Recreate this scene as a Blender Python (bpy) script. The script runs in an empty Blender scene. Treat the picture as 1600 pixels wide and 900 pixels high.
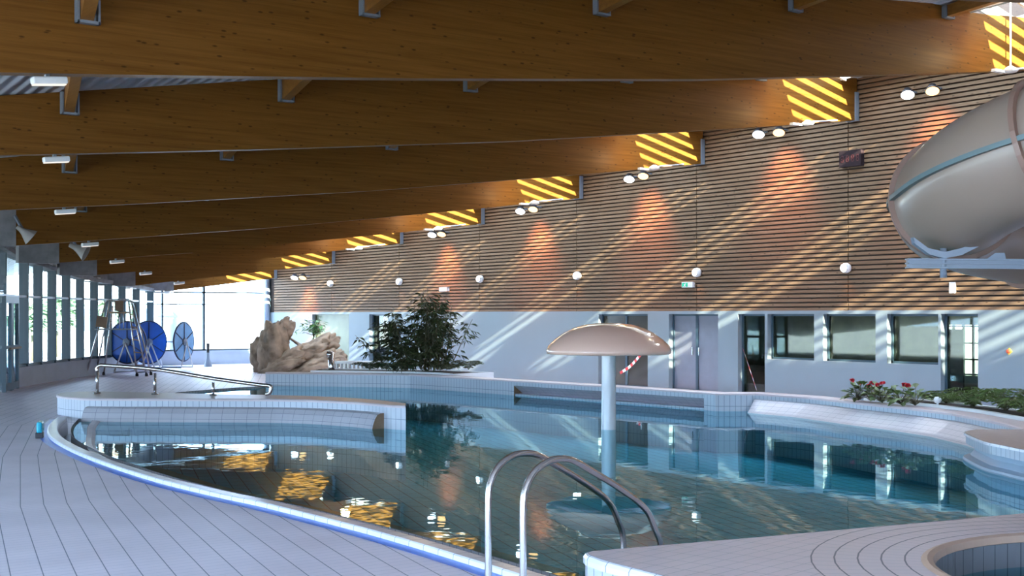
import bpy, math, random
from mathutils import Vector, Matrix, noise
from mathutils.geometry import delaunay_2d_cdt
random.seed(7)
sc = bpy.context.scene
COL = sc.collection

# ------------------------------------------------------------ camera, sky, sun, exposure
FPX, YH, XV, EYE, D = 2050.0, 492.0, -700.0, 2.0, 24.0
TH = math.atan((800 - XV) / FPX)
SN, CS = math.sin(TH), math.cos(TH)
cam = bpy.data.cameras.new('camera')
cam.sensor_width = 36; cam.lens = FPX / 1600 * 36; cam.shift_y = (YH - 450) / 1600
cam.clip_start = 0.05; cam.clip_end = 600
camo = bpy.data.objects.new('camera', cam); COL.objects.link(camo)
camo.location = (0, 0, EYE); camo.rotation_euler = (math.pi / 2, 0, -TH)
sc.camera = camo

w = bpy.data.worlds.new('world'); sc.world = w; w.use_nodes = True
bg = w.node_tree.nodes['Background']
bg.inputs[0].default_value = (0.60, 0.76, 1.0, 1); bg.inputs[1].default_value = 13.5
SUN_DIR = Vector((0.165, 1.0, -0.453)).normalized()
sl = bpy.data.lights.new('sun', 'SUN'); sl.energy = 60; sl.angle = 0.009; sl.color = (1.0, 0.92, 0.70)
so = bpy.data.objects.new('sun', sl); COL.objects.link(so)
so.rotation_euler = SUN_DIR.to_track_quat('-Z', 'Y').to_euler(); so.location = (0, -30, 30)

sc.view_settings.view_transform = 'Standard'; sc.view_settings.look = 'None'
sc.view_settings.exposure = 0.38; sc.view_settings.gamma = 1.0; sc.view_settings.use_curve_mapping = False
cy = sc.cycles
cy.use_denoising = True; cy.max_bounces = 8; cy.diffuse_bounces = 5; cy.glossy_bounces = 4
cy.transparent_max_bounces = 16; cy.sample_clamp_indirect = 6; cy.caustics_reflective = False; cy.caustics_refractive = False

# ------------------------------------------------------------ perspective helpers: pixel of the photo -> point of the place
def at(x, y, h):            # on the horizontal plane h below the eye
    z = h * FPX / (y - YH); u = (x - 800) / FPX
    return Vector((z * (SN + u * CS), z * (CS - u * SN), EYE - h))
def on_wall(x, y, X=D):
    u = (x - 800) / FPX; z = X / (SN + u * CS)
    return Vector((X, z * (CS - u * SN), EYE + z * (YH - y) / FPX))
def on_y(x, y, Y):
    u = (x - 800) / FPX; z = Y / (CS - u * SN)
    return Vector((z * (SN + u * CS), Y, EYE + z * (YH - y) / FPX))
def at_z(x, y, z):          # at depth z from the camera
    u = (x - 800) / FPX
    return Vector((z * (SN + u * CS), z * (CS - u * SN), EYE + z * (YH - y) / FPX))
R_ = Vector((CS, -SN, 0)); A_ = Vector((SN, CS, 0)); UP = Vector((0, 0, 1))

# ------------------------------------------------------------ materials
def new_mat(name):
    m = bpy.data.materials.new(name); m.use_nodes = True
    nt = m.node_tree; b = nt.nodes['Principled BSDF']
    return m, nt, b
def pm(name, col, rough=0.5, metal=0.0, spec=0.5, emit=None, es=0.0, noise_amt=0.0, nscale=5.0, coat=0.0):
    m, nt, b = new_mat(name)
    b.inputs['Base Color'].default_value = (*col, 1); b.inputs['Roughness'].default_value = rough
    b.inputs['Metallic'].default_value = metal; b.inputs['Specular IOR Level'].default_value = spec
    b.inputs['Coat Weight'].default_value = coat
    if emit: b.inputs['Emission Color'].default_value = (*emit, 1); b.inputs['Emission Strength'].default_value = es
    if noise_amt:
        t = nt.nodes.new('ShaderNodeTexCoord'); n = nt.nodes.new('ShaderNodeTexNoise')
        n.inputs['Scale'].default_value = nscale; n.inputs['Detail'].default_value = 4
        r = nt.nodes.new('ShaderNodeValToRGB')
        r.color_ramp.elements[0].position = 0.3; r.color_ramp.elements[1].position = 0.7
        r.color_ramp.elements[0].color = (*[c * (1 - noise_amt) for c in col], 1)
        r.color_ramp.elements[1].color = (*[min(1, c * (1 + noise_amt)) for c in col], 1)
        nt.links.new(t.outputs['Object'], n.inputs['Vector']); nt.links.new(n.outputs['Fac'], r.inputs['Fac'])
        nt.links.new(r.outputs['Color'], b.inputs['Base Color'])
    return m
def tile_mat(name, col, line, tw, th, lw=0.006, rough=0.35, line2=None, offset=0.0, spec=0.5):
    """tiles in UV metres: strong joints every tw in u, joints of colour line2 every th in v"""
    m, nt, b = new_mat(name); N = nt.nodes.new; L = nt.links.new
    uv = N('ShaderNodeUVMap'); sp = N('ShaderNodeSeparateXYZ'); L(uv.outputs[0], sp.inputs[0])
    def joint(sock, per, wdt):
        a = N('ShaderNodeMath'); a.operation = 'DIVIDE'; a.inputs[1].default_value = per; L(sock, a.inputs[0])
        f = N('ShaderNodeMath'); f.operation = 'FRACT'; L(a.outputs[0], f.inputs[0])
        s = N('ShaderNodeMath'); s.operation = 'SUBTRACT'; s.inputs[1].default_value = 0.5; L(f.outputs[0], s.inputs[0])
        ab = N('ShaderNodeMath'); ab.operation = 'ABSOLUTE'; L(s.outputs[0], ab.inputs[0])
        g = N('ShaderNodeMath'); g.operation = 'GREATER_THAN'; g.inputs[1].default_value = 0.5 - wdt / per / 2; L(ab.outputs[0], g.inputs[0])
        return g.outputs[0]
    ju = joint(sp.outputs[0], tw, lw); jv = joint(sp.outputs[1], th, lw)
    tc = N('ShaderNodeTexCoord'); n = N('ShaderNodeTexNoise'); n.inputs['Scale'].default_value = 0.9; n.inputs['Detail'].default_value = 5
    L(tc.outputs['Object'], n.inputs['Vector'])
    r = N('ShaderNodeValToRGB'); r.color_ramp.elements[0].position = 0.3; r.color_ramp.elements[1].position = 0.7
    r.color_ramp.elements[0].color = (*[c * 0.92 for c in col], 1); r.color_ramp.elements[1].color = (*[min(1, c * 1.06) for c in col], 1)
    L(n.outputs['Fac'], r.inputs['Fac'])
    m1 = N('ShaderNodeMixRGB'); L(jv, m1.inputs[0]); L(r.outputs[0], m1.inputs[1]); m1.inputs[2].default_value = (*(line2 or line), 1)
    m2 = N('ShaderNodeMixRGB'); L(ju, m2.inputs[0]); L(m1.outputs[0], m2.inputs[1]); m2.inputs[2].default_value = (*line, 1)
    L(m2.outputs[0], b.inputs['Base Color']); b.inputs['Roughness'].default_value = rough; b.inputs['Specular IOR Level'].default_value = spec
    return m
def wood_mat(name, dark, light, axis='X', knots=True, rough=0.45, lam=0.045, scale=1.0):
    m, nt, b = new_mat(name); N = nt.nodes.new; L = nt.links.new
    tc = N('ShaderNodeTexCoord'); mp = N('ShaderNodeMapping'); L(tc.outputs['Object'], mp.inputs[0])
    st = {'X': (0.25, 9, 9), 'Y': (9, 0.25, 9)}[axis]; mp.inputs['Scale'].default_value = [s * scale for s in st]
    n = N('ShaderNodeTexNoise'); n.inputs['Scale'].default_value = 2.2; n.inputs['Detail'].default_value = 6; n.inputs['Roughness'].default_value = 0.65
    L(mp.outputs[0], n.inputs['Vector'])
    r = N('ShaderNodeValToRGB'); r.color_ramp.elements[0].position = 0.3; r.color_ramp.elements[1].position = 0.72
    r.color_ramp.elements[0].color = (*dark, 1); r.color_ramp.elements[1].color = (*light, 1)
    L(n.outputs['Fac'], r.inputs['Fac']); out = r.outputs[0]
    if knots:
        mk = N('ShaderNodeMapping'); mk.inputs['Scale'].default_value = (3.2, 3.2, 9.0) if axis == 'X' else (3.2, 3.2, 9.0)
        L(tc.outputs['Object'], mk.inputs[0])
        v = N('ShaderNodeTexVoronoi'); v.inputs['Scale'].default_value = 1.25; v.inputs['Randomness'].default_value = 1.0; L(mk.outputs[0], v.inputs['Vector'])
        k = N('ShaderNodeMapRange'); k.inputs['From Min'].default_value = 0.08; k.inputs['From Max'].default_value = 0.17
        k.inputs['To Min'].default_value = 0.75; k.inputs['To Max'].default_value = 0.0; L(v.outputs['Distance'], k.inputs[0])
        mx = N('ShaderNodeMixRGB'); L(k.outputs[0], mx.inputs[0]); L(out, mx.inputs[1]); mx.inputs[2].default_value = (*[c * 0.25 for c in dark], 1); out = mx.outputs[0]
    L(out, b.inputs['Base Color']); b.inputs['Roughness'].default_value = rough; b.inputs['Specular IOR Level'].default_value = 0.15
    return m
def thin_fresnel(nt, ior):     # the same reflectance from either side of a thin sheet
    f = nt.nodes.new('ShaderNodeFresnel'); g = nt.nodes.new('ShaderNodeNewGeometry'); m = nt.nodes.new('ShaderNodeMapRange')
    m.inputs['To Min'].default_value = ior; m.inputs['To Max'].default_value = 1 / ior
    nt.links.new(g.outputs['Backfacing'], m.inputs[0]); nt.links.new(m.outputs[0], f.inputs['IOR']); return f
def glass_mat(name, tint, gloss=0.12, ior=1.45):
    m = bpy.data.materials.new(name); m.use_nodes = True; nt = m.node_tree; nt.nodes.clear(); N = nt.nodes.new; L = nt.links.new
    o = N('ShaderNodeOutputMaterial'); t = N('ShaderNodeBsdfTransparent'); t.inputs[0].default_value = (*tint, 1)
    g = N('ShaderNodeBsdfGlossy'); g.inputs['Roughness'].default_value = 0.02
    f = thin_fresnel(nt, ior); x = N('ShaderNodeMixShader')
    L(f.outputs[0], x.inputs[0]); L(t.outputs[0], x.inputs[1]); L(g.outputs[0], x.inputs[2]); L(x.outputs[0], o.inputs[0])
    return m
def water_mat(name, tint, bump=0.02):
    m = bpy.data.materials.new(name); m.use_nodes = True; nt = m.node_tree; nt.nodes.clear(); N = nt.nodes.new; L = nt.links.new
    o = N('ShaderNodeOutputMaterial'); t = N('ShaderNodeBsdfTransparent'); t.inputs[0].default_value = (*tint, 1)
    g = N('ShaderNodeBsdfGlossy'); g.inputs['Roughness'].default_value = 0.015; g.inputs[0].default_value = (0.70, 0.92, 1.0, 1)
    f = thin_fresnel(nt, 1.36); x = N('ShaderNodeMixShader')
    tc = N('ShaderNodeTexCoord'); mp = N('ShaderNodeMapping'); mp.inputs['Scale'].default_value = (1, 1, 1); L(tc.outputs['Object'], mp.inputs[0])
    n = N('ShaderNodeTexNoise'); n.inputs['Scale'].default_value = 2.6; n.inputs['Detail'].default_value = 2; L(mp.outputs[0], n.inputs['Vector'])
    bp = N('ShaderNodeBump'); bp.inputs['Strength'].default_value = 0.35; bp.inputs['Distance'].default_value = bump * 0.2; L(n.outputs['Fac'], bp.inputs['Height'])
    L(bp.outputs[0], g.inputs['Normal'])
    L(f.outputs[0], x.inputs[0]); L(t.outputs[0], x.inputs[1]); L(g.outputs[0], x.inputs[2]); L(x.outputs[0], o.inputs[0])
    return m
def stripe_mat(name, c1, c2, per):
    m, nt, b = new_mat(name); N = nt.nodes.new; L = nt.links.new
    uv = N('ShaderNodeUVMap'); sp = N('ShaderNodeSeparateXYZ'); L(uv.outputs[0], sp.inputs[0])
    a = N('ShaderNodeMath'); a.operation = 'DIVIDE'; a.inputs[1].default_value = per; L(sp.outputs[0], a.inputs[0])
    f = N('ShaderNodeMath'); f.operation = 'FRACT'; L(a.outputs[0], f.inputs[0])
    g = N('ShaderNodeMath'); g.operation = 'GREATER_THAN'; g.inputs[1].default_value = 0.5; L(f.outputs[0], g.inputs[0])
    x = N('ShaderNodeMixRGB'); L(g.outputs[0], x.inputs[0]); x.inputs[1].default_value = (*c1, 1); x.inputs[2].default_value = (*c2, 1)
    L(x.outputs[0], b.inputs['Base Color']); return m
def emat(name, col, s):
    m = bpy.data.materials.new(name); m.use_nodes = True; nt = m.node_tree; nt.nodes.clear()
    o = nt.nodes.new('ShaderNodeOutputMaterial'); e = nt.nodes.new('ShaderNodeEmission')
    e.inputs[0].default_value = (*col, 1); e.inputs[1].default_value = s; nt.links.new(e.outputs[0], o.inputs[0]); return m

DECK = tile_mat('deck_tile', (0.90, 0.84, 0.95), (0.20, 0.22, 0.32), 0.24, 0.12, 0.009, 0.45, line2=(0.68, 0.66, 0.78))
WTILE = tile_mat('wall_tile', (0.50, 0.52, 0.57), (0.16, 0.20, 0.26), 0.12, 0.245, 0.010, 0.3)
RTILE = tile_mat('rim_tile', (0.72, 0.72, 0.76), (0.30, 0.32, 0.38), 0.25, 10, 0.010, 0.25)
RESTTILE = tile_mat('backrest_tile', (0.46, 0.44, 0.47), (0.20, 0.20, 0.24), 0.245, 0.12, 0.008, 0.35)
PLAT = tile_mat('platform_tile', (0.70, 0.62, 0.66), (0.42, 0.40, 0.44), 0.24, 0.12, 0.008, 0.42, line2=(0.46, 0.44, 0.48))
PLATR = tile_mat('platform_ring_tile', (0.70, 0.62, 0.66), (0.13, 0.13, 0.18), 0.155, 0.12, 0.012, 0.42, line2=(0.54, 0.50, 0.54))
BTILE_SHADE = tile_mat('basin_tile_shaded', (0.20, 0.21, 0.24), (0.05, 0.06, 0.08), 0.13, 0.26, 0.008, 0.35)  # darker tile, the shade on the basin wall is put into its colour
BCOPE_LIT = pm('basin_coping_orange_lit', (0.52, 0.36, 0.28), 0.4, noise_amt=0.05)  # tan brown carries the orange light falling on the basin nosing
COPE = pm('coping_tile', (0.60, 0.49, 0.49), 0.35, noise_amt=0.05)
POOLF = tile_mat('pool_floor_tile', (0.14, 0.52, 0.64), (0.02, 0.10, 0.14), 0.24, 0.48, 0.02, 0.5)
POOLW = pm('pool_ledge', (0.32, 0.30, 0.24), 0.5, noise_amt=0.1)
BLUE = pm('blue_tile', (0.06, 0.22, 0.85), 0.3, noise_amt=0.1)
GLULAM = wood_mat('glulam_spruce', (0.115, 0.042, 0.005), (0.20, 0.085, 0.015), 'X')
PURL = wood_mat('purlin_spruce', (0.20, 0.08, 0.014), (0.32, 0.135, 0.03), 'Y', knots=False)
SLAT = wood_mat('slat_larch', (0.12, 0.070, 0.040), (0.21, 0.135, 0.082), 'Y', knots=True, rough=0.55)
BACKING = pm('slat_backing', (0.045, 0.028, 0.02), 0.8, noise_amt=0.2)
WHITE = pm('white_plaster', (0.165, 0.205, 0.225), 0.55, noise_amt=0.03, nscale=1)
WPAINT = pm('white_paint', (0.75, 0.75, 0.74), 0.35)
CONC = pm('concrete', (0.22, 0.21, 0.21), 0.75, noise_amt=0.25, nscale=3)
CONCL = pm('sill_render', (0.40, 0.45, 0.52), 0.5, noise_amt=0.08, nscale=1.5)
STEEL = pm('stainless_steel', (0.62, 0.60, 0.60), 0.22, 1.0)
GALV = pm('galvanised_steel', (0.23, 0.26, 0.30), 0.55, 0.3)
DARKF = pm('dark_frame', (0.03, 0.06, 0.08), 0.4)
GREYD = pm('grey_door', (0.16, 0.17, 0.20), 0.35, noise_amt=0.05)
OLIVE = pm('olive_panel', (0.15, 0.17, 0.09), 0.4, noise_amt=0.15, nscale=2)
DECKM = None
LAMPW = emat('lamp_white', (1.0, 0.97, 0.92), 9.0)
LAMPC = emat('lamp_cool', (0.85, 0.92, 1.0), 14.0)
LAMPO = emat('lamp_orange', (1.0, 0.55, 0.22), 3.2)
LAMPS = emat('lamp_soft', (1.0, 0.90, 0.80), 0.9)
GLASS = glass_mat('window_glass', (0.93, 0.98, 1.0))
GLASSB = glass_mat('facade_glass', (0.82, 0.95, 1.0), ior=1.4)
GLASSD = glass_mat('interior_glass', (0.62, 0.66, 0.52), ior=1.5)
WATER = water_mat('pool_water', (0.42, 0.74, 0.80))
FIBRE = pm('slide_fibreglass', (0.27, 0.20, 0.16), 0.35, noise_amt=0.04, nscale=1.2, coat=0.2)
FLANGE = pm('slide_flange', (0.22, 0.13, 0.10), 0.4)
SEAM = pm('slide_seam', (0.10, 0.15, 0.16), 0.45)
PSTEEL = pm('painted_steel', (0.20, 0.24, 0.30), 0.35)
MUSH = pm('mushroom_shell', (0.95, 0.60, 0.46), 0.16, coat=0.5)
MPOLE = pm('mushroom_pole', (0.66, 0.66, 0.68), 0.25, coat=0.3)
ROCK = pm('artificial_rock', (0.34, 0.235, 0.155), 0.8, noise_amt=0.5, nscale=2.5)
SOIL = pm('soil', (0.035, 0.022, 0.015), 0.95, noise_amt=0.5, nscale=12)
LEAFD = pm('bamboo_leaf', (0.040, 0.060, 0.018), 0.45, noise_amt=0.4, nscale=3)
LEAFF = pm('fern_leaf', (0.10, 0.15, 0.035), 0.5, noise_amt=0.4, nscale=6)
LEAFG = pm('bright_leaf', (0.14, 0.30, 0.09), 0.4, noise_amt=0.5, nscale=6)
STEM = pm('stem', (0.10, 0.085, 0.045), 0.7)
PETAL = pm('red_petal', (0.55, 0.015, 0.03), 0.5)
SHEET = pm('reel_blue', (0.012, 0.10, 0.46), 0.45, noise_amt=0.1)
SHEETL = pm('reel_pale_blue', (0.18, 0.38, 0.62), 0.45, noise_amt=0.1)
RIMD = pm('reel_rim', (0.02, 0.03, 0.08), 0.5)
BROWNB = pm('brown_board', (0.28, 0.17, 0.10), 0.6, noise_amt=0.1)
TURQ = pm('turquoise_plastic', (0.02, 0.45, 0.60), 0.25)
BLACK = pm('black_plastic', (0.015, 0.015, 0.02), 0.4)

# ------------------------------------------------------------ mesh building
class MB:
    def __init__(s): s.v = []; s.f = []; s.uv = []; s.sm = []; s.mi = []
    def quad(s, a, b, c, d, uv=None, sm=False, mi=0):
        i = len(s.v); s.v += [Vector(a), Vector(b), Vector(c), Vector(d)]; s.f.append((i, i + 1, i + 2, i + 3))
        s.uv.append(uv or [(0, 0), (1, 0), (1, 1), (0, 1)]); s.sm.append(sm); s.mi.append(mi); return s
    def poly(s, pts, uv=None, sm=False, mi=0):
        i = len(s.v); s.v += [Vector(p) for p in pts]; s.f.append(tuple(range(i, i + len(pts))))
        s.uv.append(uv or [(p[0], p[1]) for p in pts]); s.sm.append(sm); s.mi.append(mi); return s
    def face(s, idx, uv, sm=False, mi=0):
        s.f.append(tuple(idx)); s.uv.append(uv); s.sm.append(sm); s.mi.append(mi)
    def box(s, lo, hi, mat=None):
        lo, hi = Vector(lo), Vector(hi)
        P = [Vector((x, y, z)) for z in (lo.z, hi.z) for y in (lo.y, hi.y) for x in (lo.x, hi.x)]
        if mat: P = [mat @ p for p in P]
        i = len(s.v); s.v += P; dx, dy, dz = hi - lo
        for f, (a, b) in (((0, 2, 3, 1), (dy, dx)), ((4, 5, 7, 6), (dx, dy)), ((0, 1, 5, 4), (dx, dz)), ((2, 6, 7, 3), (dz, dx)), ((0, 4, 6, 2), (dz, dy)), ((1, 3, 7, 5), (dy, dz))):
            s.face([i + k for k in f], [(0, 0), (a, 0), (a, b), (0, b)])
        return s
    def obox(s, c, ax, ay, az, hx, hy, hz):     # oriented box
        c = Vector(c); M = Matrix((ax, ay, az)).transposed().to_4x4(); M.translation = c
        return s.box((-hx, -hy, -hz), (hx, hy, hz), M)
    def bar(s, a, b, wd, ht, up=UP):             # rectangular bar from a to b
        a, b = Vector(a), Vector(b); d = (b - a); l = d.length; d.normalize()
        side = d.cross(up)
        if side.length < 1e-4: side = d.cross(Vector((1, 0, 0)))
        side.normalize(); u = side.cross(d)
        return s.obox((a + b) / 2, d, side, u, l / 2, wd / 2, ht / 2)
    def tube(s, path, r, seg=10, caps=True, closed=False):
        path = [Vector(p) for p in path]; n = len(path); rs = r if isinstance(r, (list, tuple)) else [r] * n
        rings = []; prev = None; dist = 0
        for i, p in enumerate(path):
            if closed: t = path[(i + 1) % n] - path[i - 1]
            else: t = (path[min(i + 1, n - 1)] - path[max(i - 1, 0)])
            t.normalize()
            if prev is None:
                prev = t.cross(UP)
                if prev.length < 1e-3: prev = t.cross(Vector((1, 0, 0)))
            prev = (prev - t * prev.dot(t)).normalized(); q = t.cross(prev)
            if i: dist += (p - path[i - 1]).length
            base = len(s.v)
            for k in range(seg):
                a = 2 * math.pi * k / seg; s.v.append(p + (prev * math.cos(a) + q * math.sin(a)) * rs[i])
            rings.append((base, dist))
        m = n if closed else n - 1
        for i in range(m):
            (b0, d0), (b1, d1) = rings[i], rings[(i + 1) % n]
            for k in range(seg):
                k2 = (k + 1) % seg
                s.face((b0 + k, b0 + k2, b1 + k2, b1 + k), [(d0, k / seg), (d0, (k + 1) / seg), (d1, (k + 1) / seg), (d1, k / seg)], True)
        if caps and not closed:
            s.face([rings[0][0] + k for k in range(seg)][::-1], [(0, 0)] * seg); s.face([rings[-1][0] + k for k in range(seg)], [(0, 0)] * seg)
        return s
    def lathe(s, prof, c, seg=24, ax=None, sm=True):  # prof (r, h) about axis through c
        c = Vector(c); az = Vector(ax or (0, 0, 1)).normalized(); px = az.cross(Vector((0.3, 1, 0.1))).normalized(); py = az.cross(px)
        base = len(s.v)
        for r, h in prof:
            for k in range(seg):
                a = 2 * math.pi * k / seg; s.v.append(c + az * h + (px * math.cos(a) + py * math.sin(a)) * max(r, 1e-4))
        for i in range(len(prof) - 1):
            for k in range(seg):
                k2 = (k + 1) % seg; a, b = base + i * seg, base + (i + 1) * seg
                s.face((a + k, a + k2, b + k2, b + k), [(k / seg, i), ((k + 1) / seg, i), ((k + 1) / seg, i + 1), (k / seg, i + 1)], sm)
        return s
    def build(s, name, mat, parent=None, kind=None, bevel=0, fix=False):
        o0 = parent_loc(parent) if parent else Vector((0, 0, 0))
        me = bpy.data.meshes.new(name); me.from_pydata([v - o0 for v in s.v], [], s.f)
        ul = me.uv_layers.new(name='UVMap'); k = 0
        for fi, p in enumerate(me.polygons):
            for j, li in enumerate(p.loop_indices): ul.data[li].uv = s.uv[fi][j] if j < len(s.uv[fi]) else (0, 0)
            p.use_smooth = s.sm[fi]; p.material_index = s.mi[fi]
        for mm in (mat if isinstance(mat, (list, tuple)) else [mat]): me.materials.append(mm)
        if fix:
            import bmesh
            bm = bmesh.new(); bm.from_mesh(me); bmesh.ops.remove_doubles(bm, verts=bm.verts, dist=1e-4)
            bmesh.ops.recalc_face_normals(bm, faces=bm.faces); bm.to_mesh(me); bm.free()
        me.update()
        o = bpy.data.objects.new(name, me); COL.objects.link(o)
        if parent: o.parent = parent
        if kind: o['kind'] = kind
        if bevel:
            b = o.modifiers.new('bevel', 'BEVEL'); b.width = bevel; b.segments = 2; b.limit_method = 'ANGLE'
        return o
def parent_loc(p):
    v = Vector((0, 0, 0))
    while p: v += p.location; p = p.parent
    return v
def tag(o, label, cat, group=None):
    o['label'] = label; o['category'] = cat
    if group: o['group'] = group
    return o
def thing(name, label, cat, loc, group=None):
    o = bpy.data.objects.new(name, None); COL.objects.link(o); o.location = loc; o.empty_display_size = 0.2
    return tag(o, label, cat, group)
def solo(name, mb, mat, label, cat, loc, group=None, bevel=0):   # a thing that is one mesh, its origin at loc
    o = mb.build(name, mat, bevel=bevel); loc = Vector(loc)
    for v in o.data.vertices: v.co -= loc
    o.location = loc
    return tag(o, label, cat, group)
def light(name, kind, loc, energy, col, parent=None, size=0.1, target=None, spot=1.2, blend=0.6):
    l = bpy.data.lights.new(name, kind); l.energy = energy; l.color = col
    if kind == 'SPOT': l.spot_size = spot; l.spot_blend = blend; l.shadow_soft_size = size
    elif kind == 'POINT': l.shadow_soft_size = size
    elif kind == 'AREA': l.size = size
    o = bpy.data.objects.new(name, l); COL.objects.link(o)
    o.location = Vector(loc) - (parent_loc(parent) if parent else Vector((0, 0, 0)))
    if parent: o.parent = parent
    if target is not None: o.rotation_euler = (Vector(target) - Vector(loc)).to_track_quat('-Z', 'Y').to_euler()
    return o
def lerp(a, b, t): return a + (b - a) * t
def interp(pts, x):
    if x <= pts[0][0]: (a, b), (c, d) = pts[0], pts[1]
    elif x >= pts[-1][0]: (a, b), (c, d) = pts[-2], pts[-1]
    else:
        for i in range(len(pts) - 1):
            if pts[i][0] <= x <= pts[i + 1][0]: (a, b), (c, d) = pts[i], pts[i + 1]; break
    return b + (d - b) * (x - a) / (c - a)
def smoothpath(pts, n=6):
    pts = [Vector(p) for p in pts]; out = []
    P = [pts[0] * 2 - pts[1]] + pts + [pts[-1] * 2 - pts[-2]]
    for i in range(1, len(P) - 2):
        for k in range(n):
            t = k / n; a, b, c, d = P[i - 1], P[i], P[i + 1], P[i + 2]
            out.append(0.5 * ((2 * b) + (c - a) * t + (2 * a - 5 * b + 4 * c - d) * t * t + (3 * b - a - 3 * c + d) * t ** 3))
    out.append(pts[-1]); return out
def normals2d(path):
    out = []
    for i in range(len(path)):
        t = (path[min(i + 1, len(path) - 1)] - path[max(i - 1, 0)]).to_2d().normalized(); out.append(Vector((t.y, -t.x, 0)))
    return out                                       # to the right of travel
def sweep(mb, path, prof, nrm=None, mi=0, sm=False, v0=0):
    """prof(i) -> list of (offset, z); strip mesh along the path with UV in metres"""
    nrm = nrm or normals2d(path); rows = []; u = 0
    for i, p in enumerate(path):
        if i: u += (p - path[i - 1]).length
        pr = prof(i) if callable(prof) else prof; row = []; v = v0
        for k, (o, z) in enumerate(pr):
            if k: v += math.hypot(o - pr[k - 1][0], z - pr[k - 1][1])
            q = p + nrm[i] * o; row.append((Vector((q.x, q.y, z)), (u, v)))
        rows.append(row)
    for i in range(len(rows) - 1):
        for k in range(len(rows[i]) - 1):
            a, b, c, d = rows[i][k], rows[i + 1][k], rows[i + 1][k + 1], rows[i][k + 1]
            mb.quad(a[0], b[0], c[0], d[0], [a[1], b[1], c[1], d[1]], sm, mi)
    return mb
def inside(p, poly):
    c = False; n = len(poly); j = n - 1
    for i in range(n):
        if (poly[i][1] > p[1]) != (poly[j][1] > p[1]) and p[0] < (poly[j][0] - poly[i][0]) * (p[1] - poly[i][1]) / (poly[j][1] - poly[i][1]) + poly[i][0]: c = not c
        j = i
    return c
def cdt(outer, holes=(), extra_edges=(), extra_pts=()):
    V = []; E = []
    for loop in [outer, *holes]:
        b = len(V); n = len(loop); V += [Vector((p[0], p[1])) for p in loop]; E += [(b + i, b + (i + 1) % n) for i in range(n)]
    for a, c in extra_edges:
        b = len(V); V += [Vector(a), Vector(c)]; E.append((b, b + 1))
    V += [Vector((p[0], p[1])) for p in extra_pts]
    v, e, f, *_ = delaunay_2d_cdt(V, E, [], 0, 1e-5)
    tris = []
    for t in f:
        P = [v[k] for k in t]; c = ((P[0].x + P[1].x + P[2].x) / 3, (P[0].y + P[1].y + P[2].y) / 3)
        if inside(c, outer) and not any(inside(c, h) for h in holes): tris.append((P, c))
    return tris

# ------------------------------------------------------------ roof geometry
Y0, DY = 19.44, 4.944
def by(n): return Y0 + DY * n
OFF = {-7: 1.6, -6: 1.5, -5: 1.35, -4: 1.2, -3: 0.95, -2: 0.70, -1: 0.42, 0: 0, 1: -0.53, 2: -1.06, 3: -1.52, 4: -1.93, 5: -2.46, 6: -2.92, 7: -3.3}
BASE = [(-12, 1.0), (0, 1.82), (5.16, 2.28), (9.13, 2.66), (14.22, 3.19), (17.36, 3.58), (20.5, 3.97), (23.87, 4.42)]
def zbot(n, X): return EYE + interp(BASE, X) + OFF[n] + (0.05 * (24 - X) / 12 if n >= 3 else 0)
DEP = [(0, 0.7), (5, 0.84), (9, 1.10), (13, 1.30), (17, 1.35), (20, 1.25), (21.2, 1.08), (24, 0.95)]
def ztop(n, X): return zbot(n, X) + interp(DEP, X)
def zceil(X, Y):
    t = (Y - Y0) / DY; n = max(-7, min(6, math.floor(t))); return lerp(ztop(n, X), ztop(n + 1, X), t - n)
X1, X2 = 21.05, 23.4

# ------------------------------------------------------------ facade line on the left
FAC = [(-8, -10), (-4.5, 2), (-0.6, 12), (2.7, 20), (6.3, 28.5)] + [(at_z(x, 0, z).x, at_z(x, 0, z).y) for x, z in ((24, 35.9), (84, 39.5), (125, 42), (165, 44.3), (200, 47), (237, 50.9))]
FACP = [Vector((x, y, 0)) for x, y in FAC]
YEND = 50.0
FX = [(y, x) for x, y in FAC]
def fac_x(Y): return interp(FX, Y)
WX = [4.5, 12, 28, 60]
# ------------------------------------------------------------ pool outline
blue = [Vector((x, y, 0)) for x, y in ((5.62, 5.2), (5.72, 6.8), (5.83, 8.3), (5.91, 9.65), (5.93, 10.8), (5.89, 12.56), (5.80, 13.7), (5.76, 15.5), (5.92, 18.1), (6.2, 20.3), (6.55, 22.0), (7.08, 23.7), (7.75, 25.4))]
blue = smoothpath(blue, 5)
HW = 1.66
ecop = [(415, 582), (520, 582.8), (640, 584.5), (780, 592.5), (803, 594), (937, 602), (1100, 612.4), (1118, 614), (1180, 614), (1265, 620), (1360, 630.5), (1420, 636.5), (1492, 645.5), (1555, 657.5), (1600, 669)]
epath = [at(x, y, HW) for x, y in ecop]
for p in epath: p.z = 0
epath.append(epath[-1] + Vector((-0.9, -2.6, 0)))
north = [Vector((8.5, 26.5, 0)), Vector((10.2, 28.9, 0)), Vector((11.9, 31.2, 0)), at(282, 612.7, 2), at(330, 608.5, 2), at(367, 605.6, 2), at(402, 604.3, 2)]
for p in north: p.z = 0
platc = Vector((7.6, 3.9, 0))
south = [Vector(p) for p in ((15.0, 6.0, 0), (12.0, 5.3, 0), (8.98, 5.3, 0), (6.6, 5.3, 0))]
pool_loop = [Vector((p.x + 0.5, p.y, 0)) for p in blue] + north + epath + south
deck_hole = [p.copy() for p in blue] + north + epath + [Vector((15.0, 5.9, 0)), Vector((12.0, 5.2, 0)), Vector((8.98, 5.1, 0)), Vector((6.6, 5.1, 0))]

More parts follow.
